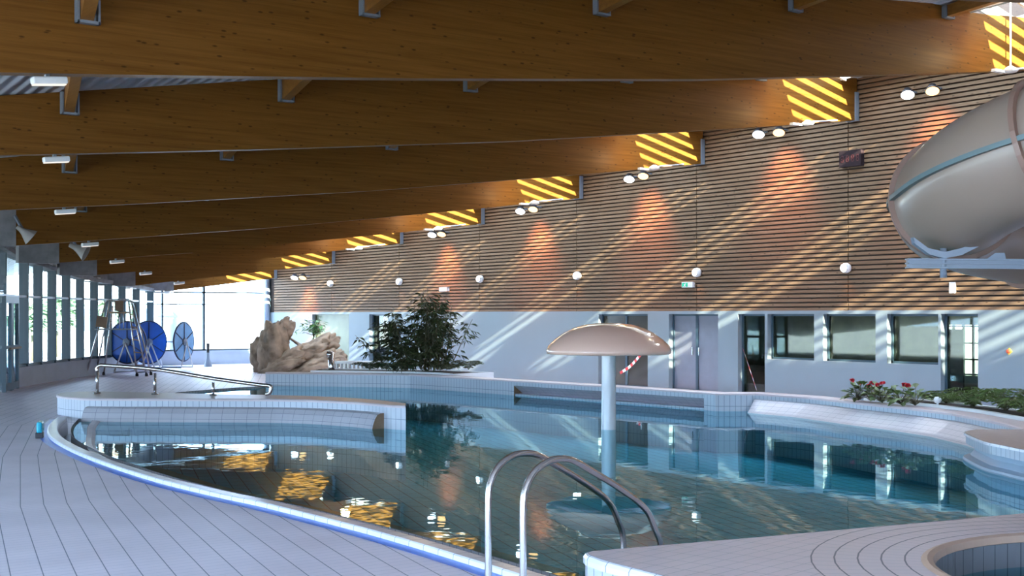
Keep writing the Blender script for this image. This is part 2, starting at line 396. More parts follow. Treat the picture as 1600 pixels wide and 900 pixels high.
# ============================================================ STRUCTURE
# floor: a tiled deck whose joints follow the window wall
BR = [(-12, 0.235), (14.1, 0.235), (14.1, 0.28), (19.1, 0.28), (19.1, 0.33), (24.5, 0.33), (24.5, 0.5), (60, 0.5)]
def gshift(Y):
    s = 0; brk = [(14.1, 0.235), (19.1, 0.28), (24.5, 0.33), (1e9, 0.5)]; y = 14.1
    if Y <= 14.1: return (Y - 14.1) * 0.235
    prev = 14.1
    for b, sl_ in brk[1:]:
        t = min(Y, b); s += (t - prev) * sl_; prev = t
        if Y <= b: break
    return s
outer = [(-9, -10), (24.3, -10), (24.3, YEND + 0.4), (18, YEND + 0.4)] + [(p.x - 0.35, p.y) for p in reversed(FACP[:-1])]
mb = MB()
for P, c in cdt([Vector((a, b)) for a, b in outer], [[(p.x, p.y) for p in deck_hole]], [((-12, 14.1), (26, 14.1)), ((-12, 19.1), (26, 19.1)), ((-12, 24.5), (26, 24.5))]):
    mb.poly([(p.x, p.y, 0) for p in P], [(p.x - gshift(p.y) - 3.95, p.y) for p in P])
mb.build('floor', DECK, kind='structure')
# pool shell: floor and side walls under water
ZW, ZF = -0.05, -0.95
mb = MB()
for P, c in cdt([(p.x, p.y) for p in pool_loop]): mb.poly([(p.x, p.y, ZF) for p in P], [(p.x * 0.94 - p.y * 0.33, p.y * 0.94 + p.x * 0.33) for p in P])
pf = mb.build('pool_floor', POOLF, kind='structure')
mb = MB(); full = pool_loop + [pool_loop[0]]
fn_ = normals2d(full); sweep(mb, full, [(-0.04, -0.01), (-0.04, ZF)], nrm=fn_); mb.build('pool_side', WTILE, kind='structure')
mb = MB()
for P, c in cdt([(p.x, p.y) for p in pool_loop]): mb.poly([(p.x, p.y, ZW) for p in P])
wo = mb.build('pool_water', WATER); tag(wo, 'still teal pool water mirroring the wall, plants and beams', 'water'); wo['kind'] = 'stuff'

# pool rim on the left: blue tile line, raised white curb, gutter and inner rim
rimp = [p for p in blue if p.y > 7.2]
rim = thing('pool_rim', 'curved white tiled pool rim with blue line along the left deck', 'pool edge', rimp[20])
nr = normals2d(rimp)
def wd(Y):
    t = max(0, min(1, (Y - 18) / 5)); return 0.42 + 0.42 * t * t * (3 - 2 * t)
def tt(Y):
    t = max(0, min(1, (Y - 18.5) / 2.5)); return t * t * (3 - 2 * t)
mb = MB(); sweep(mb, rimp, [(-0.09, 0.004), (0.05, 0.006)], nr); mb.build('blue_line', BLUE, rim)
mb = MB(); sweep(mb, rimp, [(0.05, -0.02), (0.055, 0.045), (0.07, 0.055), (0.21, 0.05), (0.23, 0.04), (0.235, -0.05)], nr); mb.build('curb', RTILE, rim)
mb = MB(); sweep(mb, rimp, lambda i: [(0.235, lerp(0.03, -0.02, tt(rimp[i].y))), (0.245, lerp(0.02, -0.28, tt(rimp[i].y))), (wd(rimp[i].y) - 0.15, lerp(-0.04, -0.28, tt(rimp[i].y))), (wd(rimp[i].y) - 0.14, lerp(-0.045, -0.02, tt(rimp[i].y)))], nr)
mb.build('gutter', RTILE, rim)
mb = MB(); sweep(mb, rimp, lambda i: [(wd(rimp[i].y) - 0.14, lerp(-0.045, -0.02, tt(rimp[i].y))), (wd(rimp[i].y) - 0.05, -0.025), (wd(rimp[i].y), -0.04), (wd(rimp[i].y) + 0.03, -0.10)], nr); mb.build('inner_rim', RTILE, rim)
mb = MB(); sweep(mb, rimp, lambda i: [(wd(rimp[i].y) + 0.03, -0.10), (wd(rimp[i].y) + 0.55, -0.13), (wd(rimp[i].y) + 0.56, ZF)], nr); mb.build('underwater_ledge', POOLW, rim)

# right wall: white lower part with its openings, slatted upper part
def wy(x): return on_wall(x, 400).y
mb = MB()
TOPW = EYE + 0.10
ops = [(488, 545, 0.0), (577, 607, 0.0), (935, 1012, 0.0), (1045, 1122, 0.0), (1153, 1195, 0.0), (1199, 1272, 0.92), (1286, 1368, 0.92), (1386, 1466, 0.92), (1470, 1528, 0.0)]
ys = sorted([(wy(b), wy(a), s) for a, b, s in ops])
cur = -10
WT = 0.30
for y0, y1, s in ys:
    if y0 - cur > 0.01: mb.box((D, cur, 0), (D + WT, y0, TOPW - 0.08))
    if s: mb.box((D, y0, 0), (D + WT, y1, s))
    cur = y1
mb.box((D, cur, 0), (D + WT, YEND + 0.3, TOPW - 0.08)); mb.box((D, -10, TOPW - 0.08), (D + WT, YEND + 0.3, TOPW))
mb.box((D + WT, -10, TOPW), (D + WT + 0.1, YEND + 0.3, 12))
mb.build('wall_right', WHITE, kind='structure')
mb = MB(); mb.box((D + 0.10, -10, TOPW), (D + WT, YEND + 0.3, 11.5)); mb.build('trim_1', BACKING, kind='structure')
mb = MB(); PIT = 0.105
nb = -6
while by(nb) < YEND + 3:
    a, b = by(nb) - DY + 0.30, by(nb) + 0.30
    a2, b2 = a + 0.012, min(b - 0.012, YEND + 0.3)
    zt = max(zceil(D, a), zceil(D, b)) + 0.1 if b < YEND else zceil(D, a) + 0.1
    k = 0
    while TOPW + k * PIT < zt:
        z = TOPW + k * PIT; mb.box((D, a2, z), (D + 0.045, b2, z + 0.069)); k += 1
    nb += 1
o = mb.build('wall_right_slats', SLAT, kind='structure')
# rooms behind the openings
BW0, BW1 = on_wall(1534, 0, D + 4.2).y, on_wall(1472, 0, D + 4.2).y
mb = MB(); mb.box((D + 4.2, -10, 0), (D + 4.4, BW0, 3)); mb.box((D + 4.2, BW1, 0), (D + 4.4, YEND + 0.3, 3))
mb.box((D + 4.2, BW0, 0), (D + 4.4, BW1, 0.5)); mb.box((D + 4.2, BW0, 1.75), (D + 4.4, BW1, 3))
mb.box((D + WT, YEND, 0), (D + 4.4, YEND + 0.3, 3))
mb.build('wall_back_room', pm('back_room_wall', (0.30, 0.29, 0.20), 0.7, noise_amt=0.35, nscale=1.5), kind='structure')
mb = MB(); mb.box((D + WT, -10, 2.25), (D + 4.4, YEND + 0.3, 2.4)); mb.build('ceiling_back_room', WPAINT, kind='structure')
mb = MB(); mb.box((D + WT, -10, -0.1), (D + 4.4, YEND + 0.3, 0)); mb.build('floor_back_room', pm('back_room_floor', (0.25, 0.22, 0.19), 0.5, noise_amt=0.1), kind='structure')

# joinery in the openings
def opening(idx, kind, x0, x1, z0, z1, frame, pane, extra=None, mid=False, label=None):
    a, b = wy(x1), wy(x0); fr = MB(); t = 0.05; X = D + 0.14
    for lo, hi in (((X, a, z0), (X + 0.08, a + t, z1)), ((X, b - t, z0), (X + 0.08, b, z1)), ((X, a, z1 - t), (X + 0.08, b, z1)), ((X, a, z0), (X + 0.08, b, z0 + t))): fr.box(lo, hi)
    if mid: m = (a + b) / 2; fr.box((X, m - 0.04, z0), (X + 0.08, m + 0.04, z1))
    root = fr.build(f'{kind}_{idx}', frame, kind='structure')
    p = MB(); p.box((X + 0.03, a + t, z0 + t), (X + 0.05, b - t, z1 - t)); p.build('pane' if 'glass' in pane.name else 'leaf', pane, root)
    return root
ZT = TOPW - 0.08
opening(1, 'door', 488, 545, 0, ZT, OLIVE, OLIVE)
opening(2, 'door', 577, 607, 0, ZT, DARKF, GLASSD)
opening(3, 'door', 935, 1012, 0, ZT, DARKF, pm('dark_door_panel', (0.05, 0.045, 0.035), 0.25), mid=True)
d4 = opening(4, 'door', 1045, 1122, 0, ZT, DARKF, GREYD, mid=True)
h = MB(); m4 = (wy(1045) + wy(1122)) / 2
for s in (-1, 1): h.bar((D + 0.10, m4 + s * 0.12, 0.95), (D + 0.10, m4 + s * 0.12, 1.15), 0.03, 0.03)
h.build('door_handle', STEEL, d4)
d5 = opening(5, 'door', 1153, 1195, 0, ZT, DARKF, GLASSD)
h = MB(); h.bar((D + 0.08, wy(1193) + .06, 1.0), (D + 0.08, wy(1188), 1.0), 0.03, 0.03); h.build('door_handle', BLACK, d5)
opening(1, 'window', 1199, 1272, 0.92, ZT, DARKF, GLASSD)
opening(2, 'window', 1286, 1368, 0.92, ZT, DARKF, GLASSD)
opening(3, 'window', 1386, 1466, 0.92, ZT, DARKF, GLASSD)
opening(6, 'door', 1470, 1528, 0, ZT, DARKF, GLASSD)
mb = MB(); yb0, yb1 = BW0, BW1; X = D + 4.25
for k in range(5): mb.box((X, lerp(yb0, yb1, k / 4) - 0.025, 0.5), (X + 0.06, lerp(yb0, yb1, k / 4) + 0.025, 1.75))
for z in (0.53, 0.9, 1.3, 1.72): mb.box((X, yb0, z - 0.02), (X + 0.06, yb1, z + 0.02))
mb.box((X - 0.3, yb0 + 0.35, 0), (X - 0.25, yb0 + 0.75, 1.65))
wb = mb.build('window_4', DARKF, kind='structure')
p = MB(); p.box((X + 0.02, yb0, 0.5), (X + 0.04, yb1, 1.75)); p.build('pane', GLASS, wb)

# rear wall and the closing wall behind the camera
mb = MB(); mb.box((-9, -10.3, 0), (4, -10, 0.3)); mb.box((-9, -10.3, 3.2), (4, -10, 9.5)); mb.box((4, -10.3, 0), (24.3, -10, 9.5)); mb.build('wall_rear', WHITE, kind='structure')
mb = MB()
for k in range(9): mb.box((-8 + k * 1.45, -10.2, 0.3), (-7.92 + k * 1.45, -10.0, 3.2))
rw = mb.build('window_7', DARKF, kind='structure')  # unseen window added to throw light on the deck and island
mb = MB(); mb.quad((-9, -10.1, 0.3), (4, -10.1, 0.3), (4, -10.1, 3.2), (-9, -10.1, 3.2)); mb.build('pane', GLASS, rw)
# ceiling: ribbed metal deck over the beams, open where the skylights sit
mb = MB()
xs = [-9, -4, 0, 3, 6, 9, 12, 15, 18, 20, X1 - 0.02]
CORR = pm('ribbed_ceiling', (0.46, 0.47, 0.50), 0.5)
nt = CORR.node_tree; b = nt.nodes['Principled BSDF']; tc = nt.nodes.new('ShaderNodeTexCoord'); wv = nt.nodes.new('ShaderNodeTexWave'); wv.bands_direction = 'X'
wv.inputs['Scale'].default_value = 1.6; bp = nt.nodes.new('ShaderNodeBump'); bp.inputs['Distance'].default_value = 0.05
nt.links.new(tc.outputs['Object'], wv.inputs['Vector']); nt.links.new(wv.outputs['Fac'], bp.inputs['Height']); nt.links.new(bp.outputs[0], b.inputs['Normal'])
Ys = [-10.3] + [by(n) for n in range(-5, 7)] + [YEND + 0.6]
def strip(xl, y0, y1):
    for i in range(len(xl) - 1):
        a, b = xl[i], xl[i + 1]; P = [(a, y0, zceil(a, y0)), (a, y1, zceil(a, y1)), (b, y1, zceil(b, y1)), (b, y0, zceil(b, y0))]
        mb.quad(*P); mb.quad(*[Vector(p) + Vector((0, 0, 0.2)) for p in P])
for y0, y1 in zip(Ys, Ys[1:]):
    strip(xs, y0, y1); strip([X2 + 0.02, 24.5], y0, y1)
    for X in (X1 - 0.02, X2 + 0.02): mb.quad((X, y0, zceil(X, y0)), (X, y1, zceil(X, y1)), (X, y1, zceil(X, y1) + 0.2), (X, y0, zceil(X, y0) + 0.2))
mb.build('ceiling', CORR, kind='structure')
# skylights: one glazed strip per bay with deep bars falling towards the wall
CUR = pm('skylight_frame', (0.60, 0.66, 0.66), 0.5)
for n in range(-4, 7):
    y1 = min(by(n), YEND); y0 = by(n) - DY
    fr = MB()
    def zc(X, Y): return zceil(X, Y) + lerp(0.78, 0.02, (X - X1) / (X2 - X1))
    k = 0; y = y1 - 0.12
    for X in (X1, X2):
        fr.bar((X, y0, zc(X, y0) - 0.02), (X, y1, zc(X, y1) - 0.02), 0.06, 0.12)
    fr.quad((X1, y0, zceil(X1, y0) - 0.02), (X1, y1, zceil(X1, y1) - 0.02), (X1, y1, zc(X1, y1)), (X1, y0, zc(X1, y0)))
    root = fr.build(f'window_{n + 20}', CUR, kind='structure')
    while y > y0 + 0.2:
        q = MB(); q.bar((X1, y, zc(X1, y) - 0.06), (X2, y, zc(X2, y) - 0.06), 0.065, 0.13); q.build('glazing_bar', CUR, root); y -= 0.84
    g = MB(); g.quad((X1, y0, zc(X1, y0) + 0.03), (X2, y0, zc(X2, y0) + 0.03), (X2, y1, zc(X2, y1) + 0.03), (X1, y1, zc(X1, y1) + 0.03)); g.build('pane', GLASS, root)

# left window wall: low parapet, header, mullions, rails, panes
fn = normals2d(FACP)
HEAD = [(0, 3.0), (20, 2.8), (30, 2.05), (36.8, 1.60), (40, 1.30), (43, 1.08), (49.6, 0.90), (52, 0.88)]
def zhead(Y): return EYE + interp(HEAD, Y)
fine = []
for i in range(len(FACP) - 1):
    for k in range(4): fine.append(FACP[i].lerp(FACP[i + 1], k / 4))
fine.append(FACP[-1]); fnn = normals2d(fine)
ZS = 0.56
mb = MB(); pi_ = [i for i, p in enumerate(fine) if p.y > 36.9]
sweep(mb, [fine[i] for i in pi_], [(-0.30, 0), (-0.30, ZS), (0.0, ZS), (0.06, ZS - 0.01), (0.06, ZS - 0.05), (0.0, ZS - 0.05), (0, 0)], [fnn[i] for i in pi_])
mb.build('wall_left', CONCL, kind='structure')
mb = MB()
sweep(mb, fine, lambda i: [(-0.25, zceil(fine[i].x, fine[i].y) + 0.1), (-0.25, zhead(fine[i].y)), (0.12, zhead(fine[i].y)), (0.14, zhead(fine[i].y) + 0.12), (-0.02, zhead(fine[i].y) + 0.14), (-0.02, zceil(fine[i].x, fine[i].y) + 0.1)], fnn)
mb.build('wall_left_header', CONC, kind='structure')
def ray_fac(px):
    d = at_z(px, 0, 1); d = Vector((d.x, d.y))
    for i in range(len(FACP) - 1):
        a, b = FACP[i].to_2d(), FACP[i + 1].to_2d(); e = b - a; den = d.x * e.y - d.y * e.x
        if abs(den) < 1e-9: continue
        t = (a.x * e.y - a.y * e.x) / den; s = (a.x * d.y - a.y * d.x) / den
        if 0 <= s <= 1 and t > 0: return Vector((d.x * t, d.y * t, 0)), Vector((e.y, -e.x)).normalized().to_3d()
    return None
wl = MB(); wp = MB()
pts = []
for k in range(10): pts.append(ray_fac(38.5 + 21.9 * k))
p0, n0 = pts[0]; tdir = Vector((-n0.y, n0.x, 0))
near = []; s = 0
prev = None
yy = 33.6
while yy > -9:
    near.append((Vector((fac_x(yy), yy, 0)), Vector((0.91, -0.41, 0)))); yy -= 2.4
mull = list(reversed(near)) + [(p0 - tdir * 1.9, n0)] + pts
fac = MB()
for p, n in mull:
    zb = ZS if p.y > 36.9 else 0.0
    t = Vector((-n.y, n.x, 0)); zt_ = zhead(p.y) + 0.05
    fac.obox(p + n * -0.02 + UP * ((zb + zt_) / 2), t, n, UP, 0.035, 0.13, (zt_ - zb) / 2)
root = fac.build('window_5', DARKF, kind='structure')
r = MB(); sweep(r, fine, [(-0.03, 2.48), (-0.03, 2.54), (0.09, 2.54), (0.09, 2.48), (-0.03, 2.48)], fnn); r.build('transom', PSTEEL, root)
r = MB()
for z in (ZS + 0.04,): sweep(r, [fine[i] for i in pi_], [(0.0, z - 0.04), (0.0, z + 0.04), (0.06, z + 0.04), (0.06, z - 0.04)], [fnn[i] for i in pi_])
r.build('bottom_rail', DARKF, root)
g = MB(); sweep(g, fine, lambda i: [(-0.04, 0.0 if fine[i].y < 36.9 else ZS), (-0.04, zhead(fine[i].y))], fnn); g.build('pane', GLASSB, root)
# glazed door at the near end of the parapet
pd, nd = ray_fac(12); td = Vector((-nd.y, nd.x, 0)); dr = MB()
for s_ in (-0.95, -0.1, 0.1, 0.95): dr.obox(pd + nd * 0.08 + td * s_ + UP * 1.2, td, nd, UP, 0.06, 0.05, 1.2)
for z in (0.12, 1.15, 2.4): dr.obox(pd + nd * 0.08 + UP * z, td, nd, UP, 1.0, 0.05, 0.09 if z != 1.15 else 0.04)
root = dr.build('door_7', DARKF, kind='structure')
q = MB(); q.obox(pd + nd * 0.08 + UP * 1.2, td, nd, UP, 0.95, 0.01, 1.15); q.build('pane', GLASSB, root)
q = MB(); q.bar(pd + nd * 0.2 + td * -0.8 + UP * 1.12, pd + nd * 0.2 + td * 0.8 + UP * 1.12, 0.05, 0.05); q.build('push_bar', BROWNB, root)
# end wall
E0 = Vector((FACP[-1].x, YEND, 0)); mb = MB(); mb.box((E0.x - 0.3, YEND, 0), (24.3, YEND + 0.3, 0.56)); mb.box((E0.x - 0.3, YEND - 0.08, 0.50), (24.0, YEND, 0.56)); mb.build('wall_far', CONCL, kind='structure')
mb = MB(); zr = EYE + 0.87
for px, wd_ in ((238, 0.14), (254, 0.07), (319, 0.09)):
    X = on_y(px, 400, YEND).x; mb.box((X - wd_ / 2, YEND, 0.56), (X + wd_ / 2, YEND + 0.12, zceil(X, YEND) + 0.1))
mb.box((E0.x, YEND, EYE + 0.40), (24, YEND + 0.08, EYE + 0.44)); mb.box((E0.x, YEND, zr), (24, YEND + 0.08, zr + 0.06)); mb.box((E0.x, YEND, 0.56), (24, YEND + 0.08, 0.62))
X = on_y(421, 400, YEND).x; mb.box((X - 0.05, YEND - 0.1, 0), (X + 0.08, YEND + 0.1, 4.5))
root = mb.build('window_6', DARKF, kind='structure')
g = MB(); g.box((E0.x, YEND + 0.05, 0.56), (24, YEND + 0.07, 5)); g.build('pane', GLASS, root)
mb = MB(); X = on_y(414, 400, YEND).x; mb.tube([(X, YEND - 0.18, 0), (X, YEND - 0.18, 3.6)], 0.13, 16)
solo('round_column', mb, PSTEEL, 'pale blue round steel column at the far corner beside the slatted wall', 'column', (X, YEND - 0.18, 0))

# ============================================================ TIMBER ROOF
order = {-2: 'topmost beam, only its edge in the top right corner', -1: 'nearest full length beam',
         0: 'second full length beam', 1: 'third full length beam', 2: 'fourth full length beam',
         3: 'fifth full length beam', 4: 'sixth full length beam', 5: 'seventh full length beam', 6: 'last and lowest beam'}
LEFT = {-2: -1.5, -1: 1.0, 0: 3.6, 1: 6.0, 2: 8.1, 3: 10.55, 4: 13.2, 5: 16.2, 6: 19.55}
BT = 0.22
hang = {-1: [(4.77, 3.21), (8.34, 3.77), (12.17, 4.3), (16.27, 4.91), (20.32, 5.34)], 0: [(6.14, 2.94), (9.64, 3.46), (13.27, 3.99), (16.97, 4.54), (20.76, 4.98)],
        1: [(7.7, 2.61), (10.8, 3.06), (14.6, 3.55), (18.2, 4.05)], 2: [(9.51, 2.29), (12.4, 2.7), (16.0, 3.2)], 3: [(14, 2.4), (17.7, 2.9)], 4: [(15.5, 2.1), (19.2, 2.6)], 5: [(17.5, 1.8)], 6: []}
for n in range(-2, 7):
    xl = LEFT[n]; X = [xl + (D - 0.06 - xl) * i / 40 for i in range(41)]
    root = thing('glulam_beam', 'large glued timber roof beam, ' + order[n] + ' from the top', 'beam', (12, by(n), zbot(n, 12)), None)
    mb = MB(); y0, y1 = by(n), by(n) + BT
    for i in range(40):
        a, b = X[i], X[i + 1]; A = [Vector((a, y, z)) for y, z in ((y0, zbot(n, a)), (y1, zbot(n, a)), (y1, ztop(n, a)), (y0, ztop(n, a)))]
        B = [Vector((b, y, z)) for y, z in ((y0, zbot(n, b)), (y1, zbot(n, b)), (y1, ztop(n, b)), (y0, ztop(n, b)))]
        for k in range(4): k2 = (k + 1) % 4; mb.quad(A[k], B[k], B[k2], A[k2])
        if i == 0: mb.quad(*A)
        if i == 39: mb.quad(*B)
    mb.build('timber', GLULAM, root, fix=True)
    br = MB(); br.box((D - 0.14, y0 - 0.03, zbot(n, 24) - 0.03), (D - 0.02, y1 + 0.03, zbot(n, 24) + 0.62)); br.build('end_bracket', GALV, root)
    for hx, hz in hang[n] if n in hang else []:
        hz = max(EYE + hz, zbot(n, hx) + 0.3); q = MB()
        tz = min(hz + 0.5, ztop(n, hx) - 0.02)
        q.box((hx - 0.13, y0 - 0.10, hz), (hx + 0.13, y0, hz + 0.03))
        q.box((hx - 0.13, y0 - 0.02, hz), (hx + 0.13, y0, tz))
        for s_ in (-1, 1): q.box((hx + s_ * 0.115 - 0.012, y0 - 0.10, hz), (hx + s_ * 0.115 + 0.012, y0, tz))
        q.build('joist_hanger', GALV, root)
    if n >= 1:   # concrete bracket carrying the beam
        xf = on_y({3: 29, 4: 93, 5: 154, 6: 213}[n], 400, by(n)).x if n >= 3 else fac_x(by(n)) + 0.1
        q = MB(); q.box((xf, y0 - 0.02, zbot(n, xl) - 0.02), (xl + 0.02, y1 + 0.02, ztop(n, xl)))
        names = {1: 'first', 2: 'second', 3: 'third', 4: 'fourth', 5: 'fifth', 6: 'sixth'}
        solo('concrete_bracket', q, CONC, f'grey concrete block carrying the left end of the {order[n]}', 'concrete block', (xl - 0.5, y0, zbot(n, xl)), None)
# purlins run skewed between the beams
side = ['leftmost one', 'second from left', 'third from left', 'fourth from left', 'fifth from left']
for n in range(-1, 6):
    for i, (hx, hz) in enumerate(hang[n]):
        x0, x1_ = hx, hx - 0.28 * (DY - BT); z0 = max(EYE + hz, zbot(n, hx) + 0.3) + 0.03
        y0, y1 = by(n) - 0.02, by(n - 1) + BT; z1 = max(zbot(n - 1, x1_) + 0.45, zceil(x1_, y1) - 0.42)
        d = Vector((x1_ - x0, y1 - y0, 0)).normalized(); sd = Vector((d.y, -d.x, 0)) * 0.07; q = MB()
        t0 = zceil(x0, y0) - 0.01; t1 = zceil(x1_, y1) - 0.01; c = [Vector((x0, y0, 0)), Vector((x1_, y1, 0))]
        V = [c[j] + s_ * sd + UP * z for j, (zb_, zt_) in ((0, (z0, t0)), (1, (z1, t1))) for s_, z in ((-1, zb_), (1, zb_), (1, zt_), (-1, zt_))]
        for f in ((0, 1, 2, 3), (7, 6, 5, 4), (0, 4, 5, 1), (1, 5, 6, 2), (2, 6, 7, 3), (3, 7, 4, 0)): q.quad(*[V[k] for k in f])
        o = solo('purlin', q, PURL, f'timber purlin hung on the front of the {order[n]}, {side[i]}', 'purlin', (hx, by(n), z0), None)

# lamps under the beams
def batten(x, n, lab, grp):
    p = Vector((x, by(n) + BT / 2, zbot(n, x))); r = thing('ceiling_lamp', lab, 'lamp', p, grp); b = MB(); t = Vector((0.99, 0, 0.1)).normalized()
    c = p + Vector((0, -0.10, -0.08)); b.bar(c - t * 0.19, c + t * 0.19, 0.12, 0.08); b.build('housing', WPAINT, r, bevel=0.02)
    e = MB(); e.bar(c - t * 0.175 + UP * -0.045, c + t * 0.175 + UP * -0.045, 0.09, 0.012); e.build('diffuser', LAMPS, r)
    s = MB(); s.box((p.x - 0.02, p.y - 0.05, p.z - 0.04), (p.x + 0.02, p.y + 0.02, p.z)); s.build('bracket', GALV, r)
rnk = ['first', 'second', 'third', 'fourth', 'fifth', 'sixth', 'seventh']
ordn = ['nearest', 'second', 'third', 'fourth', 'fifth', 'sixth', 'seventh']
for i, (n, x) in enumerate(((-1, 4.37), (0, 5.96), (1, 7.64), (2, 9.74), (3, 12.1), (4, 14.74), (5, 17.81))):
    batten(x, n, f'white oblong lamp under the left end of the beams, {ordn[i]} of the row', 'oblong lamps under the left end of the beams')
for i, n in enumerate(range(-1, 5)):
    p = Vector((22.25, by(n) + BT / 2, zbot(n, 22.25))); r = thing('uplight', f'small white disc uplight under the sunlit beam ends, {ordn[i]} of the row', 'lamp', p, 'uplights at the right end of the beams')
    b = MB(); c = p + Vector((-0.1, -0.22, -0.02)); b.lathe([(0.0, -0.04), (0.11, -0.04), (0.15, 0.0), (0.10, 0.04), (0.03, 0.08), (0, 0.08)], c, 16); b.build('shade', WPAINT, r)
    b = MB(); b.box(c + Vector((-0.45, 0.02, -0.06)), c + Vector((-0.15, 0.12, -0.01))); b.build('gear_box', WPAINT, r)
    light('uplight_glow', 'POINT', c + Vector((-0.9, -0.7, 0.25)), 34, (1.0, 0.72, 0.40), r, 0.15)
    if n == -1: b = MB(); b.tube([c + UP * 0.06, c + UP * (ztop(n, 22.2) - p.z + 0.25)], 0.018, 8); b.build('rod', WPAINT, r)
    b = MB(); b.tube([c + Vector((-0.1, 0.0, 0)), p + Vector((0, -0.11, 0.03)), p + Vector((1.0, -0.11, 0.16))], 0.02, 6); b.build('conduit', WPAINT, r)
# floodlight pairs on the slatted wall
FL = [(1418, 148, 1457, 142), (1185, 210, 1217, 207), (983, 280, 1005, 275), (813, 330, 833, 327), (675, 367, 690, 366), (460, 434, 473, 434)]
for i, (xa, ya, xb, yb) in enumerate(FL):
    for (x, y), m_, nm in (((xa, ya), LAMPC, 'white'), ((xb, yb), LAMPO, 'orange')):
        p = on_wall(x, y, D - 0.3); r = thing('floodlight', f'{nm} floodlight high on the slatted wall, in the {ordn[i]} pair from the camera', 'floodlight', p, f'{nm} floodlights along the slatted wall')
        ax = Vector((-0.42, -0.35, -0.84)).normalized(); b = MB(); b.lathe([(0.0, -0.16), (0.08, -0.15), (0.145, -0.02), (0.16, 0.0), (0.14, 0.01)], p, 16, ax); b.build('housing', BLACK, r)
        b = MB(); b.lathe([(0.14, 0.012), (0.08, 0.022), (0.0, 0.03)], p, 16, ax); b.build('lens', m_, r)
        b = MB(); b.bar(p + Vector((0, 0, 0.08)), (D + 0.01, p.y, p.z + 0.08), 0.04, 0.04); b.build('arm', GALV, r)
        if nm == 'orange': light('flood_beam', 'SPOT', p + Vector((-0.4, 0, -0.1)), 560, (1.0, 0.34, 0.12), r, 0.25, p + Vector((0.42, 0.1, -1.9)), 1.5, 1.0)
        else: light('flood_beam', 'SPOT', p + ax * 0.1, 160, (0.95, 0.95, 1.0), r, 0.1, p + Vector((-4, -2, -6)), 1.7, 0.8)
# lower row of sconces on the slats
for i, (x, y) in enumerate([(519, 443), (627, 440), (753, 436), (905, 431), (1092, 426), (1325, 419)][::-1]):
    p = on_wall(x, y, D - 0.02); r = thing('wall_sconce', f'round lit sconce in the lower row on the slats, {rnk[i]} from the right', 'wall lamp', p, 'round sconces on the slatted wall')
    b = MB(); b.lathe([(0, 0), (0.10, 0.0), (0.12, 0.05), (0.115, 0.12), (0.09, 0.16)], p, 16, (-1, 0, 0)); b.build('housing', WPAINT, r)
    b = MB(); b.lathe([(0.09, 0.16), (0.06, 0.185), (0, 0.19)], p, 16, (-1, 0, 0)); b.build('lens', LAMPW, r)
    light('sconce_glow', 'SPOT', p + Vector((-0.2, 0, -0.15)), 10, (1, 0.55, 0.25), r, 0.05, p + Vector((0.1, 0, -1)), 1.2, 0.9)
# loudspeaker horns and small lamps at the left eaves
def horn(x, y, z, ax, lab, s=1.0):
    p = at_z(x, y, z); r = thing('horn_loudspeaker', lab, 'loudspeaker', p); ax = Vector(ax).normalized()
    b = MB(); b.lathe([(0.0, -0.35 * s), (0.10 * s, -0.34 * s), (0.11 * s, -0.15 * s), (0.16 * s, 0.0), (0.36 * s, 0.38 * s), (0.38 * s, 0.40 * s), (0.33 * s, 0.38 * s), (0.1 * s, 0.05 * s), (0, 0.05 * s)], p, 4 * 5, ax); b.build('horn', pm('loudspeaker_grey', (0.30, 0.27, 0.25), 0.5), r)
    b = MB(); b.bar(p, p + Vector((-0.1, 0.3, 0.35)), 0.05, 0.05); b.build('bracket', GALV, r)
horn(121, 388, 33.3, (0.75, -0.45, -0.42), 'pale grey horn loudspeaker under the beams, the larger one facing the pool', 0.62)
horn(37, 362, 28.2, (0.75, -0.1, -0.6), 'pale grey horn loudspeaker at the far left edge, seen from the side', 0.5)
for i, (x, y) in enumerate([(12, 386), (74, 414), (138, 435), (201, 449), (262, 457)]):
    P_ = ray_fac(x) if x < 237 else (at_z(x, 0, 51.0), Vector((0.8, -0.5, 0)))
    p = P_[0] + P_[1] * 0.62; z = (p.x * SN + p.y * CS); p = at_z(x, y, z)
    rt = thing('eaves_floodlight', f'small lit floodlight above the window wall, {rnk[i]} from the left', 'floodlight', p, 'small floodlights above the window wall')
    b = MB(); b.obox(p, P_[1], Vector((-P_[1].y, P_[1].x, 0)), UP, 0.11, 0.2, 0.06); b.build('housing', WPAINT, rt, bevel=0.02)
    b = MB(); b.obox(p - UP * 0.065, P_[1], Vector((-P_[1].y, P_[1].x, 0)), UP, 0.09, 0.17, 0.008); b.build('lens', LAMPW, rt)
    b = MB(); b.bar(p, p - P_[1] * 0.48 + UP * 0.02, 0.04, 0.04); b.build('arm', GALV, rt)
    q_ = p + Vector((-P_[1].y, P_[1].x, 0)) * 0.75
    b = MB(); b.obox(q_, P_[1], Vector((-P_[1].y, P_[1].x, 0)), UP, 0.08, 0.14, 0.05); b.bar(q_, q_ - P_[1] * 0.48, 0.04, 0.04)
    solo('junction_box', b, WPAINT, f'unlit fitting beside the {ordn[i]} small floodlight above the window wall', 'electrical box', q_, 'unlit fittings above the window wall')
